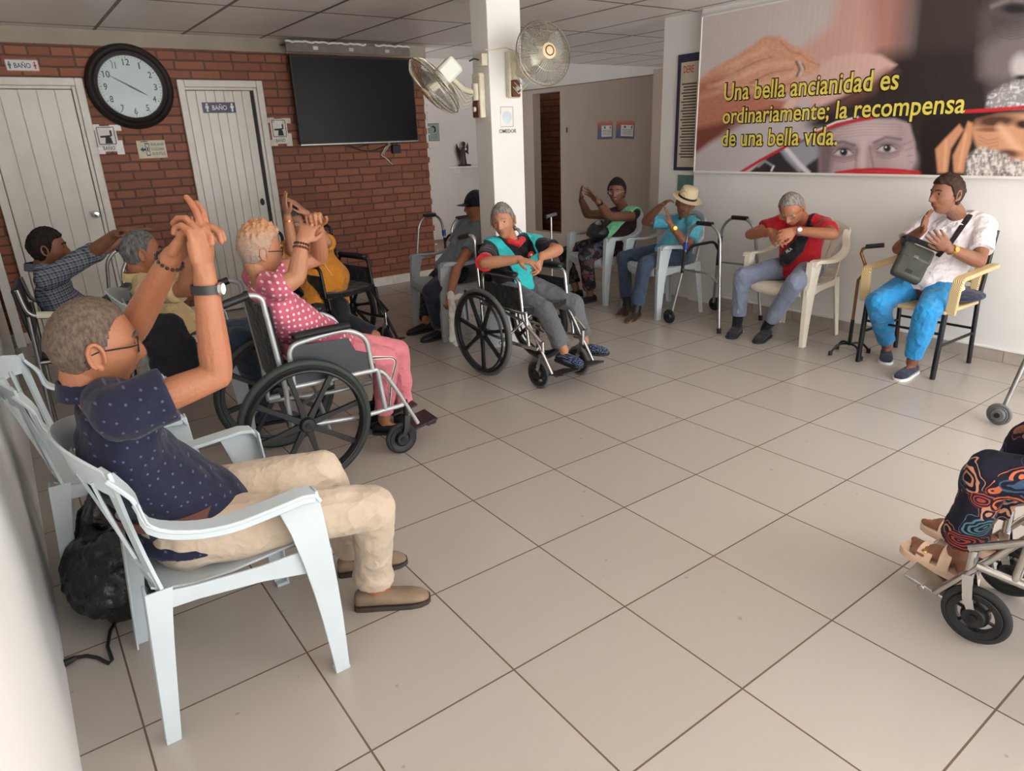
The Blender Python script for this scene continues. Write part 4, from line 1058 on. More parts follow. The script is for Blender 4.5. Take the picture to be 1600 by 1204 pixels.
# ---- wall fans on the column
def wall_fan(label, centre, n, mount, mnorm, R=.225, box_back=.19):
    t = thing('wall_fan', label, 'fan', mount)
    n = Vector(n).normalized(); c = Vector(centre) - Vector(mount)
    u = n.cross(Vector((0, 0, 1))).normalized(); v = u.cross(n)
    A = Matrix((u, v, n)).transposed()
    def P(r, a, z): return c + u * r * math.cos(a) + v * r * math.sin(a) + n * z
    wire = M['steel']
    for nm, zs in (('front_cage', 1), ('rear_cage', -1)):
        b = MB()
        for i in range(52):
            a = 2 * math.pi * i / 52
            b.tube([P(.045, a, zs * .075), P(R * .5, a + .12 * zs, zs * .072), P(R * .82, a + .2 * zs, zs * .052), P(R, a + .22 * zs, 0)], .0012, 4)
        for rr, zz in ((R, 0), (R * .96, zs * .022), (R * .6, zs * .069)):
            b.tube([P(rr, 2 * math.pi * k / 40, zz) for k in range(40)], .0022 if rr < R else .0035, 5, closed=True)
        b.build(nm, M['fan_wire'], t)
    b = MB(); b.lathe([(.001, .088), (.035, .088), (.05, .08), (.052, .070), (.001, .070)], c, A, 24); cp_ = b.build('centre_badge', M['fan_badge'], t)
    b = MB(); b.lathe([(.026, .089), (.034, .089), (.034, .091), (.026, .091)], c, A, 24, closed=True); b.build('badge_ring', M['wood'], cp_)
    for k in range(3):
        b = MB(); a0 = 2 * math.pi * k / 3 + .4; g0, g1 = [], []
        for i in range(7):
            r = .04 + (R * .86 - .04) * i / 6; wa = .35 + .35 * math.sin(math.pi * (i + 1) / 8)
            rs0 = [P(r, a0 + (j / 4 - .5) * wa * 1.6 + .12 * i / 6, .03 - .05 * j / 4) for j in range(5)]
            g0.append(rs0 + [p - n * .003 for p in rs0[::-1]])
        b.rings(g0); b.build('blade', M['fan_blade'], t)
    b = MB(); b.lathe([(.001, .045), (.035, .04), (.04, .0), (.035, -.03), (.001, -.03)], c, A, 16); b.build('hub', M['old_ivory'], t)
    b = MB(); b.box(c - n * (box_back - .05), (.13, .13, .17), A); mo = b.build('motor_housing', M['fan_body'], t, bevel=.02)
    mn = Vector(mnorm); e = c - n * (box_back - .02) + Vector((0, 0, -.06))
    k0 = mn * .05 + Vector((0, 0, .02))
    b = MB(); b.tube([e, (e + k0) / 2 + Vector((0, 0, -.03)), k0], .022, 10); b.tube([k0 + Vector((0, 0, -.05)), k0 + Vector((0, 0, .06))], .03, 10); b.build('swivel_arm', M['old_ivory'], t)
    s_ = mn.cross(Vector((0, 0, 1)))
    b = MB(); b.box(mn * .025, (.05, .10, .30), Matrix((mn, s_, Vector((0, 0, 1)))).transposed()); b.build('wall_bracket', M['old_ivory'], t, bevel=.01)
    b = MB(); b.box(mn * .055 + Vector((0, 0, -.09)), (.02, .075, .11), Matrix((mn, s_, Vector((0, 0, 1)))).transposed()); sw = b.build('switch_box', M['wood'], t, bevel=.006)
    b = MB(); b.lathe([(.001, 0), (.018, 0), (.016, .018), (.001, .018)], mn * .065 + Vector((0, 0, -.09)), Matrix((s_, Vector((0, 0, 1)), mn)).transposed(), 14); b.build('knob', M['old_ivory'], sw)
    b = MB()
    for k in range(4):
        b.tube([e + Vector((.0, .0, -.02 * k)), (e + k0) / 2 + s_ * .03 * (k - 1.5) + Vector((0, 0, -.09 - .02 * k)), k0 + Vector((0, 0, -.03 * k)) + s_ * .01 * k], .004, 5)
    b.build('lead', M['old_ivory'], t)
    return t
fw = NT('fan_wire'); fw.color(srgb(176, 166, 146)); fw.set(.35, .7); M['fan_wire'] = fw.m
M['fan_badge'] = plain('fan_badge', srgb(226, 204, 164), .4); M['fan_body'] = plain('fan_body', srgb(226, 228, 216), .4, var=.02)
fb = NT('fan_blade'); fb.color(srgb(150, 148, 142)); fb.set(.25, 0, .5, alpha=.55); M['fan_blade'] = fb.m
mL = onx(752, 150, cx0); mL = Vector((cx0, cy + cdepth / 2, mL.z)); cL = CAM_POS + (ray(678, 134) * ((mL - CAM_POS).dot(CF) - .10))
wall_fan('round wall fan tilted down, on the left side of the column', cL, -.66 * CR - .68 * CU + .02 * CF, mL, (-1, 0, 0), .235)
mR = ony(798, 118, cy); cRr = CAM_POS + ray(849, 84) * ((mR - CAM_POS).dot(CF) - .32)
wall_fan('round wall fan facing the room, on the front of the column', cRr, .42 * CR - .16 * CU - .85 * CF, mR, (0, -1, 0), .205)
q = ony(748, 92, cy)
t = thing('junction_box', 'small ivory junction box on the column corner between the fans', 'junction box', (cx0, cy + .05, q.z))
b = MB(); b.mm((-.05, -.04, -.04), (0, .04, .04)); b.build('box', M['old_ivory'], t, bevel=.006)
b = MB(); b.tube([(-.05, 0, .0), (-.09, .0, .005), (-.13, .0, -.01)], .005, 6); b.build('lead', M['black_plastic'], t)
q = ony(770, 78, cy - .006); q1 = ony(800, 76, cy - .006)
b = MB(); b.tube([(cx0 - .03, cy - .005, q.z), q, ony(790, 74, cy - .01), ony(806, 80, cy - .03), ony(812, 84, cy - .12)], .004, 6); o = b.build('fan_cable', M['old_ivory'], None); tag(o, 'thin pale cable running across the column to the right fan', 'cable')

# ---- things on the floor by the left wall
t = thing('bin_bag', 'shiny black bin bag slumped on the floor by the left wall', 'bag', (-.93, 1.20, 0))
b = MB(); b.ell((0, 0, .14), (.17, .26, .15), nu=24, nv=14); b.ell((.02, .12, .22), (.12, .14, .15)); b.ell((.0, -.12, .2), (.11, .12, .14)); b.ell((.0, .05, .36), (.05, .06, .08))
bagm = NT('bin_bag_film'); bagm.color(srgb(18, 18, 20)); bagm.bump(bagm.noise(22, 6), .9, .02); bagm.set(.22, 0, .6)
b.build('body', bagm.m, t, remesh=.012, disp=(.06, .05))
q = onz(88, 1043, .02)
t = thing('power_plug', 'black power plug with cable snaking on the floor by the left wall', 'plug', (0, 0, 0))
pts = [onz(u, v, .006) for u, v in ((118, 1027), (135, 1024), (152, 1027), (170, 1036), (175, 1030), (168, 1010), (172, 985), (183, 968), (190, 955), (180, 938), (172, 915), (168, 890), (158, 862), (150, 845))]
t.location = pts[0]; L0 = pts[0]
b = MB(); b.tube([p - L0 for p in pts], .006, 8); b.build('cable', M['black_plastic'], t)
pl0, pl1 = onz(118, 1027, .012), onz(84, 1044, .02)
b = MB(); b.tube([pl0 - L0, (pl0 * .5 + pl1 * .5) - L0, pl1 - L0], [.008, .013, .02], 10); b.build('plug_body', M['black_plastic'], t)
t = thing('plastic_tub', 'white plastic tub on the floor behind the chrome wheelchair', 'tub', (2.05, 3.02, 0))
b = MB(); b.lathe([(.001, 0), (.11, 0), (.14, .26), (.15, .27), (.145, .28), (.13, .265), (.105, .01), (.001, .01)], n=28); b.build('body', M['white_plastic'], t)
# white service pipe with paper slip in the corner left of the door
a = ony(22, 545, YB - .06)
t = thing('corner_post', 'white post at the far left corner beside the left door', 'post', (XL + .06, YB - .10, 0))
b = MB(); b.mm((-.035, -.03, 0), (.035, .03, 1.5)); b.build('post', M['white_paint'], t, bevel=.004)
q = onx(8, 470, XL + .02)
t = thing('paper_slip', 'lilac paper slip with drawings hanging at the far left edge', 'paper', (XL + .01, q.y, q.z))
b = MB(); b.mm((-.001, -.16, -.18), (.001, .16, .12)); b.build('sheet', plain('lilac_paper', srgb(206, 200, 214), .6, var=.03), t, smooth=False)
b = MB()
for k in range(5): b.mm((.001, -.1 + .02 * (k % 2), .08 - .045 * k), (.0018, .1, .084 - .045 * k))
b.build('print_lines', plain('violet_print', srgb(96, 90, 130), .6), t, smooth=False)
# ================================================================== PEOPLE
def sstep(x, a, b):
    t_ = min(1, max(0, (x - a) / (b - a))); return t_ * t_ * (3 - 2 * t_)
def gz(v, s): return math.exp(-(v / s) ** 2)
def head_pt(dx, dy, dz, face=True, out=0.0, o=None):
    """point of the head surface in direction d (x to the face, y left, z up), metres"""
    o = o or {}
    t_ = max(0, -dz)
    wid = .074 * (1 - .30 * t_ ** 1.6) * (1 + .05 * gz(dz - .35, .4)) * o.get('w', 1)
    x = .095 * dx; y = wid * dy; z = .118 * dz
    if dz < 0:
        if dx < 0: x *= 1 - .38 * t_ ** 1.3
        else: x *= 1 - .10 * t_
        x += .012 * t_
    else:
        x *= 1 - .04 * dz; 
        if dx < 0: x *= 1.06
    if face and dx > 0:
        k = sstep(dx, 0, .35); ay = abs(y); e = 0
        nz = sstep(z, -.048, -.034) * sstep(.030 - z, 0, .05)
        h = .025 * (1 - (z + .034) / .075) if z > -.034 else .025
        e += nz * max(.003, h) * o.get('nose', 1) * gz(y, .0085 + .008 * gz(z + .036, .014))
        e += .004 * gz(ay - .013, .006) * gz(z + .038, .008)
        e -= .0105 * gz(ay - .031, .015) * gz(z - .008, .011)
        e += .0045 * gz(z - .027, .009) * gz(y, .048)
        e += .005 * gz(ay - .046, .018) * gz(z + .024, .016)
        e -= .004 * gz(ay - .040, .015) * gz(z + .062, .02) * o.get('gaunt', 1)
        e += .0065 * gz(y, .021) * gz(z + .061, .012) - .0042 * gz(y, .022) * gz(z + .061, .0028)
        e -= .004 * gz(y, .02) * gz(z + .079, .007)
        e += .008 * gz(y, .020) * gz(z + .100, .014)
        e -= .0025 * gz(ay - (.026 + max(0, -z - .035) * .3), .004) * gz(z + .052, .016)
        x += e * k
    p = Vector((x, y, z))
    if out: p += Vector((dx, dy, dz)).normalized() * out
    return p
def head_front(y, z, o=None):
    dz = z / .118; t_ = max(0, -dz); wid = .074 * (1 - .30 * t_ ** 1.6) * (1 + .05 * gz(dz - .35, .4)) * ((o or {}).get('w', 1))
    dy = y / wid; dx = math.sqrt(max(.01, 1 - dz * dz - dy * dy))
    return head_pt(dx, dy, dz, True, 0, o)
def head_mesh(b, c, A, s, o, nu=88, nv=64):
    rs = []
    for j in range(nv):
        a = math.pi * (j + .5) / nv; row = []
        for i in range(nu):
            q_ = 2 * math.pi * i / nu
            # denser columns towards the face
            q_ = q_ - .45 * math.sin(q_)
            d = (math.sin(a) * math.cos(q_), math.sin(a) * math.sin(q_), math.cos(a))
            row.append(c + A @ (head_pt(*d, True, 0, o) * s))
        rs.append(row)
    b.rings(rs)
    for sd in (-1, 1):     # ears: rim, bowl and lobe
        e = []
        for k in range(11):
            q_ = math.radians(-70 + 290 * k / 10)
            e.append(c + A @ (Vector((-.012 + .017 * math.cos(q_) * -1 - .004 * math.sin(q_), sd * (.079 + .006 * (1 - math.cos(q_) * .5)), -.006 + .031 * math.sin(q_))) * s))
        b.tube(e, [.0045 * s + .001 * s * math.sin(math.pi * k / 10) for k in range(11)], 8)
        b.ell(c + A @ (Vector((-.010, sd * .076, -.008)) * s), (.016 * s, .006 * s, .026 * s), A); b.ell(c + A @ (Vector((-.004, sd * .077, -.036)) * s), (.008 * s, .005 * s, .009 * s), A)
    for sd in (-1, 1):     # eyelids
        p = head_front(.031 * sd, .008, o)
        b.ell(c + A @ ((p + Vector((-.0072, 0, .0032))) * s), (.0147 * s, .0165 * s, .0102 * s), A); b.ell(c + A @ ((p + Vector((-.0080, 0, -.0068))) * s), (.0130 * s, .0155 * s, .0082 * s), A)
HAIRLINE = {'short': [(-1, -.62), (-.5, -.45), (-.12, -.25), (.12, .02), (.30, .44), (.55, .60), (1, .66)],
            'receding': [(-1, -.60), (-.5, -.45), (-.12, -.25), (.10, .05), (.20, .50), (.40, .80), (1, .82)],
            'full': [(-1, -.78), (-.5, -.62), (-.1, -.35), (.18, -.05), (.38, .40), (.6, .50), (1, .54)],
            'woman': [(-1, -.85), (-.5, -.7), (-.1, -.42), (.25, -.1), (.45, .36), (.7, .50), (1, .56)]}
def hair_mesh(b, c, A, s, style, h, o, seed=0, tuft=0.0, nu=84, nv=60):
    ln = HAIRLINE[style]
    def th(dx):
        for (x0, y0), (x1, y1) in zip(ln, ln[1:]):
            if dx <= x1: return y0 + (y1 - y0) * (dx - x0) / (x1 - x0)
        return ln[-1][1]
    rs = []
    for j in range(nv):
        a = math.pi * (j + .5) / nv; row = []
        for i in range(nu):
            q_ = 2 * math.pi * i / nu; d = Vector((math.sin(a) * math.cos(q_), math.sin(a) * math.sin(q_), math.cos(a)))
            nn = noise.noise(d * 5 + Vector((seed, 0, 0)))
            m = sstep(d.z - th(d.x) + nn * .06, -.05, .09)
            hh = h * (1 + .35 * noise.noise(d * 9 + Vector((seed, 3, 0))) + .25 * noise.noise(d * 22)) + tuft * max(0, d.z) * (1 + .8 * noise.noise(d * 7 + Vector((seed, 9, 1))))
            row.append(c + A @ (head_pt(d.x, d.y, d.z, False, -.010 * (1 - m) + hh * m, o) * s))
        rs.append(row)
    b.rings(rs)
def hair_mat(name, c1, c2, sc=60):
    t = NT(name); mp_ = t.n('ShaderNodeMapping'); mp_.inputs['Scale'].default_value = (1, 1, .35); t.l(t.coords(), mp_.inputs['Vector'])
    f = t.noise(sc, 6, mp_.outputs['Vector'], .7); t.color(t.ramp(f, [(.35, c1), (.65, c2)])); t.bump(t.noise(sc * 3.5, 6, mp_.outputs['Vector'], .8), 1.0, .004); t.set(.65, 0, .2); return t.m
def hand(b, wrist, tipdir, palm_n, left, s=1.0, curl=(.3, .3, .35, .4), spread=.10, thumb=.7, base=None, bend=(1, 1, .8)):
    """palm, four jointed fingers of different lengths and an opposed thumb"""
    X = tipdir.normalized(); N = palm_n - X * palm_n.dot(X)
    N = N.normalized() if N.length > 1e-4 else X.orthogonal().normalized()
    Y = N.cross(X) * (-1 if left else 1)       # towards the thumb
    w = Vector(wrist)
    P = lambda x, y, n: w + (X * x + Y * y + N * n) * s
    b.blob([P(-.02, 0, 0), P(.012, .001, .0), P(.045, .003, .001), P(.078, .001, .0)], [(.026 * s, .019 * s), (.031 * s, .0175 * s), (.040 * s, .0165 * s), (.040 * s, .0125 * s)], 14, ref=Y)
    b.blob([P(.012, .018, .006), P(.045, .026, .009)], [.016 * s, .013 * s], 10)      # ball of the thumb
    b.blob([P(.015, -.02, .004), P(.05, -.026, .004)], [.013 * s, .011 * s], 10)
    L = (.071, .079, .073, .058)
    for k in range(4):
        yk = .031 - .0205 * k; x0 = (.086, .091, .086, .077)[k]
        an = (1.2 - .85 * k) * spread * 1.5
        d = (X * math.cos(an) + Y * math.sin(an)).normalized(); p = P(x0 - .018, yk * .92, 0); pts = [p, P(x0, yk, 0)]; r = [.0098 * s, .0098 * s]
        ang = 0; q_ = pts[-1]; rr = (.0088, .0082, .0072)
        for m, f in enumerate((.46, .30, .24)):
            ang += curl[k] * bend[m] * (1.0 if m else .9)
            q_ = q_ + (d * math.cos(ang) + N * math.sin(ang)) * L[k] * f * s
            pts.append(q_); r.append(rr[m] * s * (1.0 if k < 3 else .9))
        b.blob(pts, r, 9, 3)
    t0 = P(.018, .024, .006); dirs = [(X * .62 + Y * (.72 * thumb + .12) + N * .30).normalized(), (X * .86 + Y * (.45 * thumb) + N * .22).normalized(), (X * .95 + Y * (.20 * thumb) + N * .2).normalized()]
    pts = [t0]; q_ = t0
    for d, l in zip(dirs, (.034, .030, .024)): q_ = q_ + d * l * s; pts.append(q_)
    b.blob(pts, [.0135 * s, .0115 * s, .0102 * s, .0085 * s], 10, 3)
def catm(pts, n=4):
    pts = [Vector(p) for p in pts]; out = []
    for i in range(len(pts) - 1):
        p0, p1, p2, p3 = pts[max(i - 1, 0)], pts[i], pts[i + 1], pts[min(i + 2, len(pts) - 1)]
        for j in range(n):
            u = j / n; out.append(.5 * ((2 * p1) + (p2 - p0) * u + (2 * p0 - 5 * p1 + 4 * p2 - p3) * u * u + (3 * p1 - p0 - 3 * p2 + p3) * u ** 3))
    return out + [pts[-1]]
def shoe_sections(kind):
    if kind == 'slip': return [(-.070, .020, .050), (-.062, .030, .066), (-.03, .034, .070), (.02, .036, .064), (.07, .041, .054), (.115, .044, .047), (.150, .040, .040), (.174, .026, .030), (.182, .012, .020)]
    if kind == 'slipper': return [(-.070, .022, .04), (-.062, .034, .060), (-.03, .040, .070), (.02, .043, .072), (.07, .048, .068), (.115, .050, .060), (.150, .045, .05), (.174, .030, .038), (.182, .014, .024)]
    return [(-.072, .020, .050), (-.064, .032, .075), (-.03, .037, .090), (.02, .037, .086), (.07, .041, .066), (.115, .045, .054), (.150, .042, .046), (.176, .028, .034), (.186, .012, .020)]
def shoe(par, org, name, ankle_xy, zfloor, toe, mat, sole, kind='shoe', s=1.0, up=Vector((0, 0, 1)), base_only=False):
    X = Vector(toe).normalized(); X = (X - up * X.dot(up)).normalized(); Y = up.cross(X)
    o = Vector((ankle_xy[0], ankle_xy[1], zfloor))
    P = lambda x, y, z: o + (X * x + Y * y + up * z) * s
    b = MB(); rs = []
    for x, hw, h in shoe_sections(kind):
        row = []
        for k in range(16):
            a = 2 * math.pi * k / 16; cx_, sz = math.cos(a), math.sin(a)
            yy = hw * math.copysign(abs(cx_) ** .75, cx_); zz = (h - .010) * (.5 + .5 * math.copysign(abs(sz) ** .8, sz)) + .010
            if sz > 0: yy *= 1 - .32 * (sz ** 1.5) * (h / .09)
            row.append(P(x, yy, zz))
        rs.append(row)
    b.rings(rs)
    sh = b.build(name, mat, par, local=org, sub=1)
    b = MB(); out = [(x * 1.02, hw * 1.06 + .001) for x, hw, h in shoe_sections(kind)]
    ring = lambda z, k_: [P(x, y * k_, z) for x, y in out] + [P(x, -y * k_, z) for x, y in out[::-1]]
    b.rings([ring(0, .97), ring(.012, 1.0), ring(.016, .97)]); b.build('sole', sole, sh, local=org)
    return sh

def human(label, spec):
    """one seated person; joints follow the photo through pixel rays with human bone lengths"""
    S = spec.get('s', 1.0); G_ = spec.get('girth', 1.0)
    pel = Vector(spec['pelvis']); yaw = math.radians(spec['yaw']); fw_ = Vector((math.cos(yaw), math.sin(yaw), 0)); lf = Vector((-fw_.y, fw_.x, 0))
    sy = math.radians(spec.get('sh_yaw', spec['yaw'])); ls = Vector((-math.sin(sy), math.cos(sy), spec.get('sh_tilt', 0))).normalized()
    neck = Vector(spec['neck']); up = (neck - pel).normalized(); neck = neck + up * spec.get('nk', .028)
    org = (pel.x, pel.y, 0)
    t = thing('person', label, 'person', org)
    loc = org
    mid = pel.lerp(neck, .5) - fw_ * spec.get('slump', .03)
    vox = spec.get('vox', .0055)
    J = {}
    for sd, nm in ((1, 'L'), (-1, 'R')):
        J['hip' + nm] = pel + lf * sd * .088 * S
        a = spec[nm]; J['sh' + nm] = neck - up * a.get('drop', .05) * S + ls * sd * .165 * S * spec.get('shw', 1) + fw_ * a.get('shf', 0)
        el = a['el']; J['el' + nm] = Vector(el) if isinstance(el, Vector) else ony(el[0], el[1], el[3]) if len(el) == 4 else reach(J['sh' + nm], el[0], el[1], .28 * S, el[2])
        wr = a['wr']; J['wr' + nm] = Vector(wr) if isinstance(wr, Vector) else ony(wr[0], wr[1], wr[3]) if len(wr) == 4 else reach(J['el' + nm], wr[0], wr[1], .25 * S, wr[2])
        tp = a['tip']; J['tp' + nm] = Vector(tp) if isinstance(tp, Vector) else ony(tp[0], tp[1], tp[3]) if len(tp) == 4 else reach(J['wr' + nm], tp[0], tp[1], .17 * S, tp[2])
        l = spec['leg' + nm]
        kn = l['kn']; J['kn' + nm] = reach(J['hip' + nm], kn[0], kn[1], .42 * S, kn[2]) if len(kn) == 3 else ony(kn[0], kn[1], kn[3])
        if 'kn3' in l: J['kn' + nm] = Vector(l['kn3'])
        zf = l.get('zf', 0.0); an = l['an']; J['an' + nm] = onz(an[0], an[1], zf + .085) if len(an) == 2 else Vector(an)
        te = l['toe']; J['to' + nm] = (onz(te[0], te[1], zf + .03) if len(te) == 2 else J['an' + nm] + Vector(te)) - J['an' + nm]
        J['to' + nm].z = 0
    if spec.get('dbg'):
        for nm in 'LR': print('DBG', label[:20], nm, 'sh', [round(x, 2) for x in J['sh' + nm]], 'el', [round(x, 2) for x in J['el' + nm]], 'wr', [round(x, 2) for x in J['wr' + nm]], 'kn', [round(x, 2) for x in J['kn' + nm]], 'an', [round(x, 2) for x in J['an' + nm]], 'thigh %.2f shin %.2f' % ((J['kn' + nm] - J['hip' + nm]).length, (J['an' + nm] - J['kn' + nm]).length))
    # --- head frame
    fd = Vector(spec['face']).normalized(); hu = Vector(spec.get('hup', (0, 0, 1))); hy = hu.cross(fd).normalized(); hu = fd.cross(hy)
    A = Matrix((fd, hy, hu)).transposed(); hc = Vector(spec['head']); hs = S * spec.get('hs', 1.0); ho = spec.get('ho', {})
    # --- body: one continuous skin
    b = MB()
    head_mesh(b, hc, A, hs, ho)
    nk0 = hc + A @ Vector((-.028, 0, -.065)) * hs
    b.blob([nk0, nk0.lerp(neck, .6), neck - up * .03], [.052 * S * G_ ** .3, .050 * S, .058 * S], 14)
    sp = catm([pel - up * .05, pel + up * .06, mid, neck - up * .12 - fw_ * .0, neck - up * .03], 3)
    def trunk(extra, bel, nlim=None):
        prof = [(.140, .105), (.155 + .02 * bel, .110 + .05 * bel), (.150 + .03 * bel, .105 + .075 * bel), (.145 + .012 * bel, .105 + .03 * bel), (.150, .105), (.152, .100), (.155, .098), (.160, .092), (.160, .088), (.155, .082), (.14, .078), (.115, .070), (.075, .060)]
        pp = []
        for k in range(len(sp)):
            f = k / (len(sp) - 1) * (len(prof) - 1); i = min(int(f), len(prof) - 2); u = f - i
            pp.append(((prof[i][0] * (1 - u) + prof[i + 1][0] * u) * S * G_ + extra, (prof[i][1] * (1 - u) + prof[i + 1][1] * u) * S * G_ + extra))
        return pp
    bel = spec.get('belly', .5)
    spo = [p + fw_ * (.045 * bel * math.sin(math.pi * min(1, k / (len(sp) * .6))) if k < len(sp) * .6 else 0) for k, p in enumerate(sp)]
    b.blob(spo[2:], trunk(-.028, bel)[2:], 24, 2, ref=(lf + ls).normalized())
    for nm in 'LR':
        sh, el, wr = J['sh' + nm], J['el' + nm], J['wr' + nm]; g = G_ ** .6 * spec.get('armg', 1)
        b.blob(catm([sh, sh.lerp(el, .45), el], 3), [q_ * S * g for q_ in (.050, .049, .047, .045, .043, .040, .038)], 14)
        b.blob(catm([el, el.lerp(wr, .35), wr], 3), [q_ * S * g for q_ in (.038, .041, .042, .040, .036, .031, .0265)], 14)
        b.blob([sh.lerp(neck, .55) - up * .0, sh], [.048 * S, .050 * S], 12)
        a = spec[nm]; td = J['tp' + nm] - wr
        hand(b, wr, td, Vector(a['n']), nm == 'L', S * spec.get('hand', 1.0), a.get('curl', (.3, .3, .35, .4)), a.get('spread', .10), a.get('thumb', .7), bend=a.get('bend', (1, 1, .8)))
        h, k, an = J['hip' + nm], J['kn' + nm], J['an' + nm]
        b.blob(catm([h, h.lerp(k, .5), k], 2), [q_ * S * G_ ** .5 for q_ in (.078, .075, .068, .060, .052)], 14)
        b.blob(catm([k, k.lerp(an, .35), an], 2), [q_ * S * G_ ** .4 for q_ in (.052, .050, .048, .040, .034)], 14)
        X = J['to' + nm].normalized(); zf = spec['leg' + nm].get('zf', 0.0); f0 = Vector((an.x, an.y, zf))
        if spec.get('barefoot'):
            b.blob([an, f0 + X * .02 * S + Vector((0, 0, .05)), f0 + X * .09 * S + Vector((0, 0, .042)), f0 + X * .13 * S + Vector((0, 0, .032))], [(.033 * S, .036 * S), (.032 * S, .034 * S), (.036 * S, .022 * S), (.036 * S, .018 * S)], 14, ref=Vector((0, 0, 1)).cross(X))
            b.ell(f0 - X * .035 * S + Vector((0, 0, .045)), (.032 * S, .032 * S, .032 * S))
        else:
            b.blob([an, f0 + X * .00 * S + Vector((0, 0, .05)), f0 + X * .055 * S + Vector((0, 0, .036)), f0 + X * .12 * S + Vector((0, 0, .028))], [(.031 * S, .033 * S), (.027 * S, .030 * S), (.026 * S, .022 * S), (.026 * S, .012 * S)], 14, ref=Vector((0, 0, 1)).cross(X))
        if spec.get('barefoot'):
            Y = Vector((0, 0, 1)).cross(X) * (1 if nm == 'R' else -1)
            for q_ in range(5):
                r_ = (.0125, .009, .0085, .008, .0075)[q_]; p = f0 + X * (.150 - .009 * q_) * S + Y * (.028 - .0165 * q_) * S + Vector((0, 0, .030))
                b.blob([p - X * .03, p + X * .018], [r_ * S, r_ * S * .95], 8)
    body = b.build('body', spec['skin'], t, local=loc, remesh=vox, smooth_it=spec.get('sm', 1))
    # --- eyes, brows, lips, hair
    for sd in (-1, 1):
        p = head_front(.031 * sd, .008, ho)
        b = MB(); b.ell(hc + A @ ((p + Vector((-.0065, 0, -.001))) * hs), .0128 * hs, A, 16, 12); e_ = b.build('eye', M['eye_white'], t, local=loc)
        g_ = spec.get('gaze', 0)
        b = MB(); b.ell(hc + A @ ((p + Vector((.0042, .003 * g_, -.0015))) * hs), (.0034 * hs, .0064 * hs, .0060 * hs), A, 12, 8); b.build('iris', M['iris'], e_, local=loc)
        pts = [head_front(sd * y, z, ho) + Vector((.0015, 0, 0)) for y, z in ((.014, .026), (.026, .031), (.038, .030), (.047, .024))]
        b = MB(); b.strap([hc + A @ (q_ * hs) for q_ in pts], [.006 * hs, .008 * hs, .006 * hs, .003 * hs], .004 * hs, A @ Vector((0, 0, 1))); b.build('eyebrow', spec.get('brow', M['hair_grey']), t, local=loc)
    for zz, th_ in ((-.057, .0035), (-.0655, .0042)):
        pts = [head_front(y, zz + (.0018 * (abs(y) / .02) if zz > -.06 else .003 * (abs(y) / .02) ** 2), ho) + Vector((-.0012, 0, 0)) for y in (-.022, -.012, -.004, .004, .012, .022)]
        b = MB(); b.blob([hc + A @ (q_ * hs) for q_ in pts], [q_ * hs for q_ in (.0015, th_ * .8, th_, th_, th_ * .8, .0015)], 8, 2); b.build('lip', spec.get('lip', M['lip']), t, local=loc)
    if spec.get('hair'):
        st, h, hm = spec['hair']; b = MB(); hair_mesh(b, hc, A, hs, st, h, ho, spec.get('seed', 0), spec.get('tuft', 0)); b.build('hair', hm, t, local=loc)
    if spec.get('moustache'):
        b = MB(); b.blob([hc + A @ ((head_front(y, -.048, ho) + Vector((.002, 0, 0))) * hs) for y in (-.024, -.01, 0, .01, .024)], [.003 * hs, .006 * hs, .005 * hs, .006 * hs, .003 * hs], 8, 2); b.build('moustache', spec['moustache'], t, local=loc)
    if spec.get('glasses'):
        gm = M['glass_dark'] if spec['glasses'] is True else spec['glasses']
        b = MB(); gh = []
        pf = [head_front(.034 * sd, .004, ho) for sd in (-1, 1)]
        xg = max(pf[0].x, pf[1].x) + .016
        for sd in (-1, 1):
            c_ = Vector((xg - .002, sd * .033, .002))
            ring_ = [hc + A @ ((c_ + Vector((-abs(math.cos(q_)) * 0 - .006 * max(0, sd * math.cos(q_)), .024 * math.cos(q_), .018 * math.sin(q_)))) * hs) for q_ in [2 * math.pi * k / 20 for k in range(20)]]
            b.tube(ring_, .0018 * hs, 6, closed=True); gh.append(ring_)
            b.tube([hc + A @ (Vector(q_) * hs) for q_ in ((xg - .010, sd * .058, .006), (xg - .03, sd * .074, .007), (-.005, sd * .082, .005), (-.028, sd * .080, -.004), (-.035, sd * .078, -.018))], .0019 * hs, 6)
        b.tube([hc + A @ (Vector(q_) * hs) for q_ in ((xg - .001, -.010, .004), (xg + .003, 0, .008), (xg - .001, .010, .004))], .0018 * hs, 6)
        g_ = b.build('spectacles', gm, t, local=loc)
        for ring_ in gh:
            b = MB(); n_ = A @ Vector((.0006, 0, 0)); b.rings([[p - n_ for p in ring_], [p + n_ for p in ring_]]); b.build('lens', M['lens'], g_, local=loc)
    # --- shirt
    ex = .010 * S
    ff = spec.get('shirt_low', 1); b = MB()
    b.tube(spo[ff:], trunk(ex, bel)[ff:], 28, ref=(lf + ls).normalized())
    for nm in 'LR':
        sh, el, wr = J['sh' + nm], J['el' + nm], J['wr' + nm]; g = G_ ** .6
        b.blob([neck - up * .045, sh.lerp(neck, .45) + up * .004, sh], [.055 * S, .056 * S + ex * .4, .058 * S + ex * .6], 14)
        f = spec.get('sleeve', .55)
        if f > 0:
            if f <= 1.0:
                e_ = sh.lerp(el, f); b.tube([sh, sh.lerp(e_, .5), e_], [.056 * S * g + ex, .053 * S * g + ex * 1.2, .050 * S * g + ex * 1.7], 16)
            else:
                e_ = el.lerp(wr, f - 1); b.blob([sh, sh.lerp(el, .5), el], [.054 * S * g + ex, .050 * S * g + ex, .046 * S * g + ex], 16); b.tube([el, el.lerp(e_, .5), e_], [.044 * S * g + ex, .044 * S * g + ex, .040 * S * g + ex], 16)
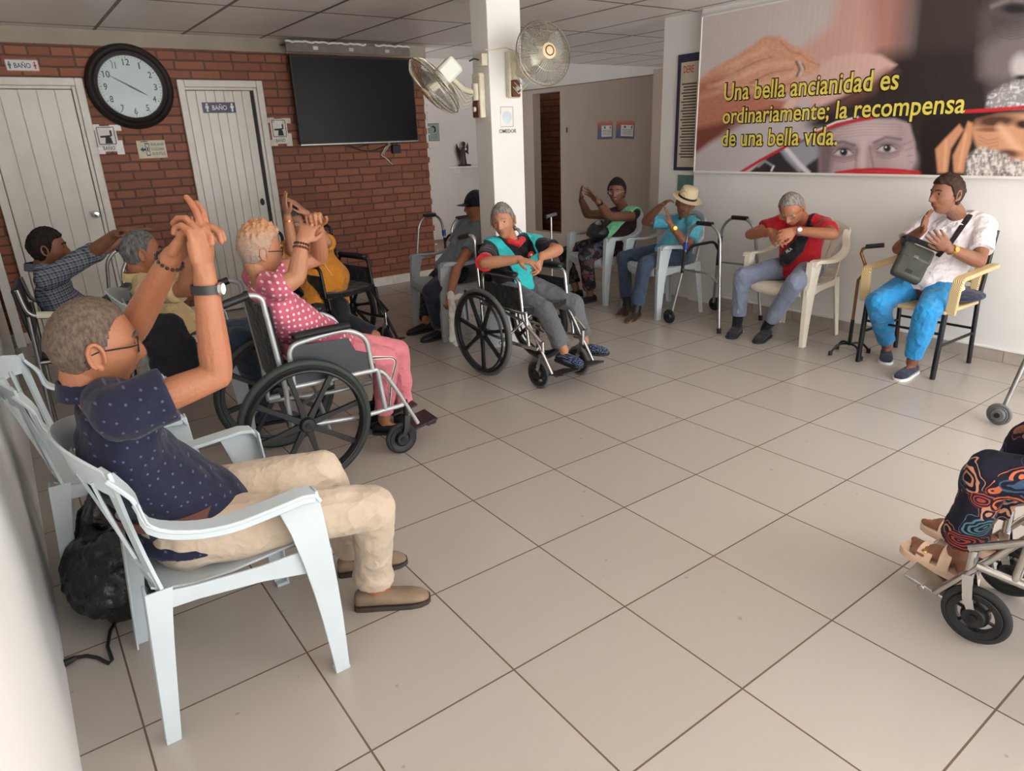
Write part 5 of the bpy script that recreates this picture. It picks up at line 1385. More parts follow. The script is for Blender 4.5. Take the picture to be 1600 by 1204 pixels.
    if spec.get('tunic'):
        for nm in 'LR': b.blob([J['hip' + nm], J['hip' + nm].lerp(J['kn' + nm], spec['tunic'])], [.115 * S, .098 * S], 16)
    shirt = b.build('shirt', spec['shirt'], t, local=loc, remesh=max(.007, vox), smooth_it=3, disp=spec.get('fold', (.08, .012)))
    if spec.get('collar'):
        b = MB(); cc_ = neck + up * .022; r_ = .066 * S
        shirt_up = 0; q0 = [cc_ + ls * math.cos(a) * r_ + fw_ * math.sin(a) * r_ * 1.02 - up * .012 * max(0, math.sin(a)) for a in [math.radians(115 + 310 * k / 14) for k in range(15)]]
        rs = []
        for k, p in enumerate(q0):
            o_ = (p - cc_).normalized(); w_ = .038 + .018 * abs(k - 7) / 7
            rs.append([p + up * .014, p + up * .012 + o_ * .006, p + o_ * (.006 + w_ * .55) - up * w_ * .75, p + o_ * (w_ * .5) - up * w_ * .78])
        b.rings(rs); b.build('collar', spec['collar'], t, local=loc)
    # --- trousers
    b = MB(); tm = spec['trousers']; te_ = spec.get('tr_len', .90); tg = spec.get('tr_g', 1.0)
    b.blob([pel - up * .02 + fw_ * .01, pel + up * .045], [(.155 * S * G_ + .002, .118 * S * G_), (.148 * S * G_, .104 * S * G_)], 20, 3, ref=lf)
    b.blob([J['hipL'].lerp(J['knL'], .16), pel + (J['knL'] + J['knR'] - J['hipL'] - J['hipR']) * .07, J['hipR'].lerp(J['knR'], .16)], [.086 * S, .082 * S, .086 * S], 14)
    for nm in 'LR':
        h, k, an = J['hip' + nm], J['kn' + nm], J['an' + nm]; e_ = k.lerp(an, te_); g = G_ ** .5 * tg
        b.blob(catm([h, h.lerp(k, .5), k], 3), [q_ * S * g for q_ in (.094, .092, .088, .083, .077, .071, .068)], 16)
        hem = spec.get('hem', .058)
        b.tube(catm([k, k.lerp(e_, .4), e_], 3), [q_ * S * g for q_ in (.067, .068, .066, .063, .062, .062 if hem > .05 else .05, hem + .002)], 16)
    tr = b.build('trousers', tm, t, local=loc, remesh=max(.007, vox), smooth_it=3, disp=spec.get('tfold', (.11, .012)))
    # --- shoes and socks
    for nm in 'LR':
        an = J['an' + nm]; zf = spec['leg' + nm].get('zf', 0.0)
        if spec.get('socks'):
            b = MB(); k = J['kn' + nm]; b.blob([an.lerp(k, .32), an, an + J['to' + nm].normalized() * .02 - Vector((0, 0, .03))], [.047 * S, .040 * S, .038 * S], 12); b.build('sock', spec['socks'], t, local=loc)
        if spec.get('shoe'):
            sm_, so_, kd = spec['shoe']; shoe(t, loc, 'slipper' if kd == 'slipper' else 'shoe', an, zf, J['to' + nm], sm_, so_, kd, S)
    return t, J, dict(shirt=shirt, trousers=tr, A=A, hc=hc, hs=hs, neck=neck, up=up, fw=fw_, ls=ls, pel=pel, loc=loc, spo=spo, S=S)
def drape(name, pts, w, nrm, target, mat, parent=None, local=None, off=.006, th=.006, n=9, lay=None):
    """a cloth strip lying on the surface of target along a path"""
    pts = catm(pts, 6); k = len(pts); vs, fs = [], []
    for i, p in enumerate(pts):
        t_ = (pts[min(i + 1, k - 1)] - pts[max(i - 1, 0)]).normalized(); nn_ = Vector(nrm[min(len(nrm) - 1, int(i / k * len(nrm)))] if isinstance(nrm, list) else nrm)
        d = t_.cross(nn_).normalized(); ww = w[min(len(w) - 1, int(i / (k - 1) * (len(w) - 1) + .5))] if isinstance(w, list) else w
        for j in range(n): vs.append(p + d * ww * (j / (n - 1) - .5))
    for i in range(k - 1):
        for j in range(n - 1): a = i * n + j; fs.append((a, a + 1, a + n + 1, a + n))
    b = MB(); b.add(vs, fs); o = b.build(name, mat, parent, local=local)
    m = o.modifiers.new('w', 'SHRINKWRAP'); m.target = target; m.wrap_mode = 'ABOVE_SURFACE'; m.offset = off
    m = o.modifiers.new('s', 'SMOOTH'); m.factor = .5; m.iterations = 3
    m = o.modifiers.new('t', 'SOLIDIFY'); m.thickness = th; m.offset = 0
    return o
def bracelet(par, loc, a, b_, f, r, mat, name='bracelet', th=.004, w=.010, beads=False):
    c = a.lerp(b_, f); d = (b_ - a).normalized(); u = d.orthogonal().normalized(); v = d.cross(u)
    b = MB()
    if beads:
        for k in range(16): b.ell(c + (u * math.cos(k * math.pi / 8) + v * math.sin(k * math.pi / 8)) * r, beads, nu=8, nv=6)
    else:
        rs = []
        for k in range(24):
            q_ = 2 * math.pi * k / 24; o_ = u * math.cos(q_) + v * math.sin(q_)
            rs.append([c + o_ * r + d * x for x in (-w / 2, w / 2)][::1] + [c + o_ * (r + th) + d * x for x in (w / 2, -w / 2)])
        b.rings(rs, closed=True)
    return b.build(name, mat, par, local=loc)
def watch(par, loc, a, b_, f, r, strap, face, facing):
    o = bracelet(par, loc, a, b_, f, r, strap, 'watch', .004, .022)
    c = a.lerp(b_, f); d = (b_ - a).normalized(); n = Vector(facing); n = (n - d * n.dot(d)).normalized(); u = d.cross(n)
    b = MB(); b.lathe([(.001, 0), (.017, 0), (.017, .008), (.001, .008)], c + n * (r + .001), Matrix((d, u, n)).transposed(), 18); q_ = b.build('watch_case', face, o, local=loc)
    b = MB(); b.lathe([(.001, .0082), (.014, .0082), (.014, .0088), (.001, .0088)], c + n * (r + .001), Matrix((d, u, n)).transposed(), 18); b.build('dial', M['white_paint'] if face == M['chrome'] else face, q_, local=loc)
M['eye_white'] = plain('eye_white', srgb(176, 162, 150), .35); M['iris'] = plain('iris', srgb(34, 22, 16), .15)
M['lip'] = plain('lip', srgb(140, 82, 70), .5, var=.05)
M['hair_grey'] = hair_mat('grey_hair', srgb(92, 86, 82), srgb(160, 152, 146)); M['hair_dark'] = hair_mat('dark_hair', srgb(22, 18, 17), srgb(48, 38, 34)); M['hair_blond'] = hair_mat('dyed_hair', srgb(176, 122, 84), srgb(222, 190, 160))
M['hair_saltpepper'] = hair_mat('short_grey_hair', srgb(84, 71, 62), srgb(132, 114, 100), 120); M['hair_brown'] = hair_mat('brown_hair', srgb(42, 30, 26), srgb(78, 56, 46)); M['hair_steel'] = hair_mat('steel_grey_hair', srgb(66, 64, 64), srgb(132, 130, 130), 70)
SK = dict(tan=skin_mat('tan_skin', srgb(160, 106, 77)), brown=skin_mat('brown_skin', srgb(138, 94, 72)), deep=skin_mat('deep_skin', srgb(122, 84, 66)), fair=skin_mat('light_tan_skin', srgb(178, 126, 96)))
# ---- fabrics of the cast
def dots_mat(name, base, dot, scale, size, axis, rnd=.25, plane=None):
    t = NT(name); mp_ = t.n('ShaderNodeMapping'); mp_.inputs['Rotation'].default_value = axis; t.l(t.coords(), mp_.inputs['Vector'])
    sx = t.n('ShaderNodeSeparateXYZ'); t.l(mp_.outputs[0], sx.inputs[0]); cb = t.n('ShaderNodeCombineXYZ'); t.l(sx.outputs['X'], cb.inputs['X']); t.l(sx.outputs['Z'], cb.inputs['Y'])
    v = t.n('ShaderNodeTexVoronoi'); v.voronoi_dimensions = '2D'; v.inputs['Scale'].default_value = scale; v.inputs['Randomness'].default_value = rnd; t.l(cb.outputs[0], v.inputs['Vector'])
    m = t.math('LESS_THAN', v.outputs['Distance'], size); t.color(t.mix(m, t.ramp(t.noise(6, 3), [(.3, tuple(x * .85 for x in base[:3]) + (1,)), (.7, base)]), dot))
    t.bump(t.noise(14, 2), .4, .02); t.set(.8, 0, .25, .1); return t.m
def plaid_mat(name):
    t = NT(name); mp_ = t.n('ShaderNodeMapping'); mp_.inputs['Rotation'].default_value = (0, math.radians(12), math.radians(-20)); t.l(t.coords(), mp_.inputs['Vector'])
    sx = t.n('ShaderNodeSeparateXYZ'); t.l(mp_.outputs[0], sx.inputs[0])
    def stripes(ax, f1, th): return t.math('GREATER_THAN', t.math('SINE', t.math('MULTIPLY', sx.outputs[ax], f1 * 1.7)), th)
    c = t.mix(t.math('MULTIPLY', stripes('X', 120, .35), .55), srgb(104, 112, 126), srgb(52, 56, 72)); c = t.mix(t.math('MULTIPLY', stripes('Z', 120, .35), .6), c, srgb(36, 40, 56))
    c = t.mix(t.math('MULTIPLY', stripes('X', 240, .9), .6), c, srgb(176, 182, 186)); c = t.mix(t.math('MULTIPLY', stripes('Z', 240, .85), .6), c, srgb(180, 186, 190))
    t.color(c); t.bump(t.noise(14, 2), .4, .02); t.set(.85, 0, .25); return t.m
def floral_mat(name, base, cols, scale=14):
    t = NT(name); v = t.n('ShaderNodeTexVoronoi'); v.inputs['Scale'].default_value = scale; v.inputs['Randomness'].default_value = 1
    nz = t.n('ShaderNodeTexNoise'); nz.inputs['Scale'].default_value = 9; nz.inputs['Detail'].default_value = 2; t.l(t.coords(), nz.inputs['Vector'])
    vm = t.n('ShaderNodeVectorMath'); vm.operation = 'MULTIPLY_ADD'; vm.inputs[1].default_value = (.12, .12, .12); t.l(nz.outputs['Color'], vm.inputs[0]); t.l(t.coords(), vm.inputs[2]); t.l(vm.outputs[0], v.inputs['Vector'])
    sp_ = t.n('ShaderNodeSeparateColor'); t.l(v.outputs['Color'], sp_.inputs[0])
    pet = t.math('MULTIPLY', t.math('LESS_THAN', v.outputs['Distance'], .62), t.math('GREATER_THAN', t.math('SINE', t.math('MULTIPLY', v.outputs['Distance'], 42)), .15))
    pick = t.ramp(sp_.outputs[0], [(i / len(cols), c) for i, c in enumerate(cols)], 'CONSTANT')
    t.color(t.mix(t.math('MULTIPLY', pet, t.math('GREATER_THAN', sp_.outputs[1], .25)), base, pick)); t.bump(t.noise(12, 2), .35, .02); t.set(.75, 0, .25); return t.m
navy = dots_mat('navy_dotted_cotton', srgb(28, 31, 54), srgb(78, 84, 110), 32, .10, (0, 0, 0), .55)
pink = dots_mat('pink_dotted_cotton', srgb(198, 98, 120), srgb(232, 202, 204), 36, .22, (0, 0, math.radians(8)), .22)
khaki = fabric('khaki_twill', srgb(188, 170, 150), .9, .32, .05); brown_leather = plain('brown_belt_leather', srgb(82, 46, 34), .45)
V = Vector
# ============ 1 the man in the foreground
t1, J, F = human('elderly man in navy dotted shirt and khaki trousers, arms raised, seated in the foreground', dict(
    pelvis=(-.745, .635, .535), yaw=0, neck=ony(160, 618, .60), head=ony(146, 541, .575), face=(1, .10, -.10), hup=(.05, -.02, 1), sh_yaw=-4, s=1.06, hs=1.0, vox=.0038, sm=1, belly=.75, slump=.05, girth=1.04, armg=.88,
    L=dict(el=(203, 522, 0, .68), wr=(270, 398, 0, .50), tip=(325, 330, 0, .43), n=(.45, -.55, -.7), curl=(.75, .8, .85, .85), thumb=.8, spread=.04, drop=.0), R=dict(el=(340, 586, 0, .40), wr=(318, 416, 0, .41), tip=(304, 312, 0, .44), n=(-.6, .75, .1), curl=(.22, .25, .8, .95), thumb=.9, spread=.05, drop=.03, shf=.03),
    legL=dict(kn=(528, 730, False), an=(555, 862), toe=(625, 868)), legR=dict(kn=(582, 792, 0, .44), an=(584, 914), toe=(660, 926)),
    skin=SK['tan'], hair=('short', .0035, M['hair_saltpepper']), glasses=True, shirt=navy, collar=navy, sleeve=.5, trousers=khaki, tr_len=.90, hem=.066, tfold=(.10, .016), fold=(.09, .014), brow=M['hair_saltpepper'],
    shoe=(plain('taupe_suede', srgb(128, 108, 88), .75, var=.1), plain('dark_sole', srgb(56, 46, 40), .7), 'slip')))
watch(t1, F['loc'], J['elR'], J['wrR'], .80, .033, M['black_plastic'], M['chrome'], CR)
bracelet(t1, F['loc'], J['elL'], J['wrL'], .93, .033, M['black_plastic'], 'bracelet', beads=.0045)
b = MB(); pl = F['pel'] + F['up'] * .085
b.rings([[pl + V((math.cos(a) * (.158) + .01, math.sin(a) * .172, 0)) + F['up'] * z + V((-.00, 0, -.05 * math.cos(a) * 0)) for z in (-.018, .018)] + [pl + V((math.cos(a) * .166 + .01, math.sin(a) * .18, 0)) + F['up'] * z for z in (.018, -.018)] for a in [2 * math.pi * k / 28 for k in range(28)]], closed=True)
b.build('belt', brown_leather, t1, local=F['loc'])
# ============ 2 plaid shirt
t2, J, F = human('man in grey plaid shirt holding one arm out, seated before the left white door', dict(
    pelvis=(-.70, 3.60, .53), yaw=-3, neck=ony(70, 424, 3.60), head=ony(75, 388, 3.58), face=(1, -.12, -.05), s=1.0, belly=.5, slump=.05, girth=1.05,
    R=dict(el=(140, 398, True), wr=(180, 366, True), tip=(212, 350, True), n=(0, .2, -1), curl=(.5, .5, .55, .6), thumb=.6), L=dict(el=(160, 392, False), wr=(200, 368, False), tip=(236, 350, False), n=(0, -.2, -1), curl=(.3, .3, .3, .3)),
    legL=dict(kn=(205, 455, False), an=(-.18, 3.72, .085), toe=(.1, 0, 0)), legR=dict(kn=(180, 480, True), an=(-.22, 3.50, .085), toe=(.1, 0, 0)),
    skin=SK['brown'], hair=('full', .012, M['hair_dark']), brow=M['hair_dark'], shirt=plaid_mat('grey_plaid_cotton'), collar=M['black_ink'] and plain('plaid_collar', srgb(84, 90, 104), .85), sleeve=1.25, trousers=fabric('charcoal_trouser', srgb(70, 72, 78)), shoe=(M['vinyl'], M['rubber'], 'shoe')))
# ============ 3 beige shirt
t3, J, F = human('man in beige shirt seated between the foreground man and the pink dotted woman', dict(
    pelvis=(-.28, 2.72, .53), yaw=-8, neck=ony(225, 440, 2.72), head=ony(221, 395, 2.70), face=(1, .05, -.05), s=1.0, belly=.8, slump=.04, girth=1.08,
    R=dict(el=(292, 452, True), wr=(296, 385, True), tip=(298, 345, True), n=(0, 1, 0)), L=dict(el=(330, 430, False), wr=(318, 388, False), tip=(300, 350, False), n=(0, -1, 0)),
    legL=dict(kn=(395, 512, False), an=(.12, 2.92, .085), toe=(.1, .02, 0)), legR=dict(kn=(375, 530, True), an=(.05, 2.58, .085), toe=(.1, -.02, 0)),
    skin=SK['tan'], hair=('short', .004, M['hair_steel']), brow=M['hair_dark'], shirt=fabric('beige_cotton', srgb(204, 178, 128), .85, .6), collar=fabric('beige_collar', srgb(206, 182, 134), .85), sleeve=.8, trousers=fabric('dark_denim', srgb(44, 56, 74)), shoe=(fabric('slate_shoe', srgb(56, 64, 78)), M['rubber'], 'shoe')))
b = MB(); q = ony(290, 440, 2.55); 
for k in range(5): b.strap([q + V((.02 * k - .04, 0, -.012 * k)), q + V((.035 * k - .01, 0, .02 - .012 * k)), q + V((.05 * k + .02, 0, .0 - .01 * k))], [.002, .014, .003], .003, (0, 0, 1))
hb = NT('two_tone_hair'); zc_ = hb.n('ShaderNodeSeparateXYZ'); hb.l(hb.coords(), zc_.inputs[0])
hb.color(hb.mix(hb.math('MULTIPLY', hb.noise(90, 5), .5), hb.ramp(hb.math('MULTIPLY_ADD', zc_.outputs['Z'], 6.0, -6.6), [(0, srgb(178, 160, 148)), (.45, srgb(190, 162, 142)), (1, srgb(206, 142, 96))]), srgb(150, 110, 84))); hb.bump(hb.noise(220, 6), 1.0, .004); hb.set(.6, 0, .3); M['hair_two_tone'] = hb.m
# ============ 4 pink dotted blouse
pinktr = fabric('pink_jersey', srgb(206, 120, 128), .85)
t4, J, F = human('woman in pink dotted blouse and pink trousers, arms raised, seated in the silver wheelchair', dict(
    pelvis=(.10, 1.90, .615), yaw=-5, neck=ony(412, 442, 1.88), head=ony(408, 392, 1.87), face=(1, -.02, -.12), hup=(.0, 0, 1), s=.98, belly=1.25, slump=.03, girth=1.12, vox=.0045, armg=1.0,
    R=dict(el=(463, 434, 0, 1.70), wr=(472, 376, 0, 1.74), tip=(490, 338, 0, 1.80), n=(.6, .7, .1), curl=(.5, .6, .7, .75), spread=.04, drop=.03, shf=.03), L=dict(el=(500, 402, 0, 2.02), wr=(496, 352, 0, 1.86), tip=(486, 326, 0, 1.78), n=(-.4, -.8, -.3), curl=(.95, .95, .95, .95), spread=.03, drop=.02),
    legL=dict(kn=(620, 548, 0, 2.0), an=(632, 640), toe=(665, 652)), legR=dict(kn=(603, 560, 0, 1.85), an=(600, 655), toe=(640, 668)),
    skin=SK['fair'], hair=('short', .010, M['hair_two_tone']), tuft=.020, seed=4, glasses=True, brow=M['hair_blond'], shirt=pink, sleeve=.42, trousers=pinktr, hem=.05, tr_len=.86, shoe=(M['vinyl'], M['rubber'], 'slip'), fold=(.06, .012)))
bracelet(t4, F['loc'], J['elR'], J['wrR'], .80, .031, M['wood'], 'bracelet', beads=.007)
bracelet(t4, F['loc'], J['elR'], J['wrR'], .90, .030, M['black_plastic'], 'bracelet', beads=.006)
k0, k1, h0_ = J['knR'], J['anR'], J['hipR']; o_ = V((0, -.09, 0))
pts = [h0_.lerp(k0, .5) + o_, h0_.lerp(k0, .85) + o_ + V((0, 0, .02)), k0 + o_ + V((.03, 0, .01)), k0.lerp(k1, .3) + o_, k0.lerp(k1, .78) + o_ * .9]
st = drape('white_stripe', pts, .026, (0, -1, 0), F['trousers'], M['white_cloth'], t4, F['loc'], .002, .002, 3)
drape('dark_line', pts, .008, (0, -1, 0), F['trousers'], M['black_ink'], t4, F['loc'], .0045, .002, 3)
# ============ 5 mustard blouse
must = fabric('mustard_linen', srgb(206, 132, 44), .85, .6)
t5, J, F = human('woman in mustard blouse with both hands raised, seated in the dark wheelchair', dict(
    pelvis=(.95, 3.80, .58), yaw=-80, neck=ony(481, 386, 3.76), head=ony(467, 347, 3.70), face=(-.15, -1, -.1), s=.98, belly=1.0, girth=1.12, tunic=.55, slump=.03, sh_yaw=-85,
    R=dict(el=(458, 392, True), wr=(447, 326, True), tip=(438, 288, True), n=(.8, 0, 0), curl=(.15, .15, .2, .2), drop=.02), L=dict(el=(510, 378, True), wr=(466, 316, True), tip=(430, 288, True), n=(-.3, .3, -.8), curl=(.15, .15, .15, .15), drop=.02),
    legL=dict(kn=(536, 500, 0, 3.42), an=(1.10, 3.22, .215), toe=(.03, -.1, 0), zf=.13), legR=dict(kn=(500, 512, 0, 3.40), an=(.90, 3.20, .215), toe=(.0, -.1, 0), zf=.13),
    skin=SK['fair'], hair=('woman', .012, M['hair_steel']), glasses=True, shirt=must, collar=must, sleeve=.75, trousers=fabric('dark_skirt_cloth', srgb(36, 36, 42)), shoe=(M['vinyl'], M['rubber'], 'slip')))
bracelet(t5, F['loc'], J['elR'], J['wrR'], .85, .029, M['copper'], 'bracelet'); watch(t5, F['loc'], J['elL'], J['wrL'], .88, .029, M['black_plastic'], M['chrome'], -CF)
sp5 = F['spo']; drape('button_placket', [p + F['fw'] * .16 for p in sp5[3:-1:3]], .014, F['fw'], F['shirt'], fabric('pale_stitching', srgb(226, 176, 104)), t5, F['loc'], .003, .003, 3)
# ============ 6 black cap
t6, J, F = human('man in grey shirt and black cap half hidden behind the column', dict(
    pelvis=(2.06, 3.62, .53), yaw=178, neck=ony(741, 352, 3.58), head=ony(744, 322, 3.56), face=(-1, .15, 0), s=1.0, belly=.5, slump=.02,
    L=dict(el=(714, 418, 0, 3.31), wr=(703, 460, 0, 3.22), tip=(703, 484, 0, 3.20), n=(0, .9, .1), curl=(.9, .9, .9, .9)), R=dict(el=(700, 405, False), wr=(690, 430, False), tip=(680, 440, False), n=(0, 0, -1)),
    legL=dict(kn=(672, 455, True), an=(1.80, 3.48, .085), toe=(-.1, 0, 0)), legR=dict(kn=(668, 450, False), an=(1.82, 3.76, .085), toe=(-.1, 0, 0)),
    skin=SK['tan'], hair=('short', .006, M['hair_dark']), brow=M['hair_dark'], shirt=fabric('blue_grey_tshirt', srgb(112, 120, 132)), sleeve=.6, trousers=fabric('navy_trouser', srgb(34, 38, 52)), shoe=(M['vinyl'], M['rubber'], 'shoe')))
def cap_hat(par, F, mat):
    b = MB(); rs = []
    for j in range(12):
        a = (math.pi * .53) * (j + .3) / 12; rs.append([F['hc'] + F['A'] @ ((head_pt(math.sin(a) * math.cos(q_), math.sin(a) * math.sin(q_), math.cos(a), False, .014) + V((0, 0, .004))) * F['hs']) for q_ in [2 * math.pi * k / 28 for k in range(28)]])
    b.rings(rs); c_ = b.build('cap', mat, par, local=F['loc'])
    b = MB(); rs = []
    for k in range(9):
        y = -.062 + .1240 * k / 8; x1 = .10 + .075 * math.sqrt(max(0, 1 - (y / .064) ** 2)); x0 = .085 * math.sqrt(max(0, 1 - (y / .085) ** 2))
        rs.append([F['hc'] + F['A'] @ (V(p) * F['hs']) for p in ((x0, y, .034 - abs(y) * .10), (x1, y, .022 - abs(y) * .15), (x1, y, .018 - abs(y) * .15), (x0, y, .028 - abs(y) * .10))])
    b.rings(rs); b.build('peak', mat, c_, local=F['loc'])
cap_hat(t6, F, fabric('black_cap_cloth', srgb(26, 26, 34)))
hw_ = J['wrL'].lerp(J['tpL'], .55)
b = MB(); b.blob([hw_ + V((0, -.01, .08)), hw_ + V((.01, -.01, .0)), hw_ + V((.02, -.02, -.12)), hw_ + V((.01, -.03, -.30)), hw_ + V((.04, -.03, -.33))], [(.03, .02), (.028, .02), (.05, .022), (.06, .022), (.04, .02)], 16, ref=(1, 0, 0))
b.blob([hw_ + V((.02, 0, .03)), hw_ + V((.10, .01, .04)), hw_ + V((.20, .03, .02))], [(.025, .02), (.022, .016), (.02, .012)], 12)
o = b.build('cloth', M['white_cloth'], None, remesh=.007, smooth_it=2, disp=(.03, .02)); tag(o, 'white cloth dangling from the hand of the man in black cap', 'cloth')
# ============ 7 centre woman with teal vest
blk = fabric('black_jacket', srgb(24, 23, 28), .8)
t7, J, F = human('elderly woman in black jacket and grey trousers seated in the chrome wheelchair', dict(
    pelvis=(1.80, 2.42, .60), yaw=-88, neck=ony(799, 388, 2.42), head=ony(786, 345, 2.38), face=(-.75, -.62, -.08), hup=(-.10, .05, 1), s=.97, belly=.3, slump=.04, nk=.06, sh_yaw=-100, vox=.0045, ho=dict(nose=1.15, gaunt=1.6, w=.94),
    R=dict(el=(757, 411, True), wr=(812, 405, True), tip=(848, 414, True), n=(0, .3, -1), curl=(.25, .25, .3, .3)), L=dict(el=(872, 390, True), wr=(846, 401, True), tip=(841, 428, True), n=(-.6, .6, 0), curl=(.45, .5, .5, .55)),
    legL=dict(kn=(897, 474, True), an=(913, 533), toe=(955, 548), zf=.13), legR=dict(kn=(852, 485, True), an=(881, 547), toe=(915, 570), zf=.13),
    skin=SK['fair'], hair=('full', .010, M['hair_grey']), seed=2, shirt=blk, sleeve=.8, trousers=fabric('grey_wool', srgb(92, 94, 98)), hem=.07, tr_len=.84, brow=M['hair_grey'],
    shoe=(dots_mat('navy_sequin', srgb(30, 36, 58), srgb(126, 150, 190), 120, .22, (0, 0, 0), 1.0), M['rubber'], 'slipper')))
red = fabric('red_knit', srgb(196, 44, 48)); b = MB(); nn = F['neck']
b.blob([nn + F['up'] * .0 + F['fw'] * .045 - F['ls'] * .05, nn + F['fw'] * .075 - F['up'] * .025, nn + F['fw'] * .045 + F['ls'] * .05], [(.022, .03), (.026, .034), (.022, .03)], 12, ref=(0, 0, 1)); b.build('red_neckline', red, t7, local=F['loc'])
b = MB(); sR, eR = J['shR'], J['elR']; c_ = sR.lerp(eR, .84); b.tube([sR.lerp(eR, .74), sR.lerp(eR, .98)], [.056, .060], 16); b.build('red_cuff', red, t7, local=F['loc'])
# teal safety vest: a broad band over the shoulders meeting across the chest and tied low
teal = fabric('teal_vest_cloth', srgb(44, 178, 180), .7, .4, .05); b = MB(); up_, fw_, ls_ = F['up'], F['fw'], F['ls']
shl, shr = J['shL'], J['shR']
t = thing('vest', 'teal safety vest strapped over the black jacket of the wheelchair woman', 'vest', F['loc'])
drape('shoulder_band', [shr + up_ * .06 - fw_ * .06 + ls_ * .01, shr + up_ * .07 + fw_ * .02 - ls_ * .0, shr - up_ * .02 + fw_ * .13 + ls_ * .05, nn - up_ * .17 + fw_ * .16 - ls_ * .04, nn - up_ * .17 + fw_ * .16 + ls_ * .04, shl - up_ * .02 + fw_ * .13 - ls_ * .04, shl + up_ * .07 + fw_ * .02 - ls_ * .02, shl + up_ * .05 - fw_ * .06 - ls_ * .03], .085, [up_ * .9 + fw_ * .3, fw_ + up_ * .5, fw_, fw_, fw_, fw_, fw_ + up_ * .5, up_ * .9 + fw_ * .3], F['shirt'], teal, t, F['loc'], .010, .010, 9)
drape('chest_panel', [nn - up_ * .17 + fw_ * .17, nn - up_ * .25 + fw_ * .18, nn - up_ * .34 + fw_ * .20], [.20, .22, .26], fw_, F['shirt'], teal, t, F['loc'], .009, .008, 13)
b = MB(); b.lathe([(.001, 0), (.026, 0), (.026, .003), (.001, .003)], nn - up_ * .10 + fw_ * .115 + ls_ * .07, Matrix((ls_, up_, fw_)).transposed(), 20); bd = b.build('round_badge', red, t7, local=F['loc'])
b = MB(); b.lathe([(.001, .003), (.010, .003), (.010, .005), (.001, .005)], nn - up_ * .10 + fw_ * .115 + ls_ * .07, Matrix((ls_, up_, fw_)).transposed(), 16); b.build('badge_centre', M['white_cloth'], bd, local=F['loc'])
# ============ 8 brown top with green towel
fl8 = floral_mat('brown_floral_cotton', srgb(34, 28, 32), [srgb(150, 110, 100), srgb(90, 100, 130), srgb(140, 70, 60), srgb(120, 110, 110)], 20)
t8, J, F = human('person in dark brown top and floral trousers with both arms stretched out', dict(
    pelvis=(3.90, 3.60, .53), yaw=182, neck=ony(975, 333, 3.60), head=ony(964, 299, 3.56), face=(-.85, -.50, -.05), s=1.04, belly=.9, slump=.03, girth=1.12,
    L=dict(el=(952, 338, True), wr=(934, 314, True), tip=(912, 292, True), n=(-.6, .3, .3), curl=(.1, .1, .15, .15)), R=dict(el=(918, 335, False), wr=(908, 312, True), tip=(906, 290, True), n=(.5, -.5, 0), curl=(.2, .2, .2, .25)),
    legL=dict(kn=(915, 398, True), an=(922, 458), toe=(905, 470)), legR=dict(kn=(882, 396, False), an=(900, 450), toe=(882, 460)),
    skin=SK['deep'], hair=('full', .012, M['hair_dark']), brow=M['hair_dark'], glasses=M['gold'], shirt=fabric('dark_brown_jersey', srgb(46, 30, 32)), sleeve=.0, trousers=fl8, hem=.06, tr_len=.85, shoe=(M['vinyl'], M['rubber'], 'slip')))
watch(t8, F['loc'], J['elL'], J['wrL'], .9, .030, M['black_plastic'], M['black_plastic'], -CF)
nn, up_, fw_, ls_ = F['neck'], F['up'], F['fw'], F['ls']
o = drape('towel', [nn - up_ * .16 - fw_ * .14 + ls_ * .15, nn + up_ * .02 - fw_ * .08 + ls_ * .13, nn + up_ * .06 + fw_ * .0 + ls_ * .12, nn - up_ * .08 + fw_ * .14 + ls_ * .10, nn - up_ * .20 + fw_ * .18 + ls_ * .07, nn - up_ * .30 + fw_ * .2 + ls_ * .04], .13, [-fw_, up_ - fw_ * .5, up_, fw_ + up_ * .4, fw_, fw_], F['shirt'], fabric('mint_towel', srgb(126, 206, 160), .95, .6), None, None, .016, .012, 9)
tag(o, 'mint green towel over the shoulder of the person in brown top', 'towel')
q = F['pel'] + V((-.20, -.02, .15)); b = MB(); b.ell(q, (.10, .13, .075)); b.tube([q + V((0, -.1, .05)), q + V((.03, 0, .13)), q + V((0, .1, .05))], .010, 8)
o = b.build('handbag', M['vinyl'], None, remesh=.008, smooth_it=2, disp=(.05, .02)); tag(o, 'black handbag resting on the floral lap beside the column', 'handbag')
# ============ 9 straw hat
cyan = fabric('cyan_polo', srgb(88, 176, 200), .85)
t9, J, F = human('man in cyan polo shirt and straw hat seated by the walker', dict(
    pelvis=(3.94, 2.82, .53), yaw=166, neck=ony(1070, 346, 2.78), head=ony(1071, 318, 2.72), face=(-.62, -.62, -.22), hup=(.10, -.30, 1), s=.98, belly=.6, slump=.03,
    L=dict(el=(1076, 386, True), wr=(1049, 352, True), tip=(1040, 318, True), n=(-.3, .5, .2), curl=(.12, .12, .15, .2)), R=dict(el=(1008, 346, True), wr=(1032, 322, True), tip=(1052, 306, True), n=(0, .3, -.9), curl=(.35, .4, .45, .5)),
    legL=dict(kn=(1008, 412, True), an=(994, 484), toe=(978, 503)), legR=dict(kn=(962, 404, True), an=(980, 474), toe=(960, 494)),
    skin=SK['brown'], hair=('short', .005, M['hair_grey']), shirt=cyan, collar=cyan, sleeve=.75, trousers=fabric('blue_grey_trouser', srgb(58, 72, 92)), tr_len=.88, socks=M['black_ink'], shoe=(plain('brown_shoe', srgb(66, 46, 40), .35), plain('tan_sole', srgb(120, 100, 80), .7), 'shoe')))
watch(t9, F['loc'], J['elL'], J['wrL'], .86, .030, M['gold'], M['gold'], -CF)
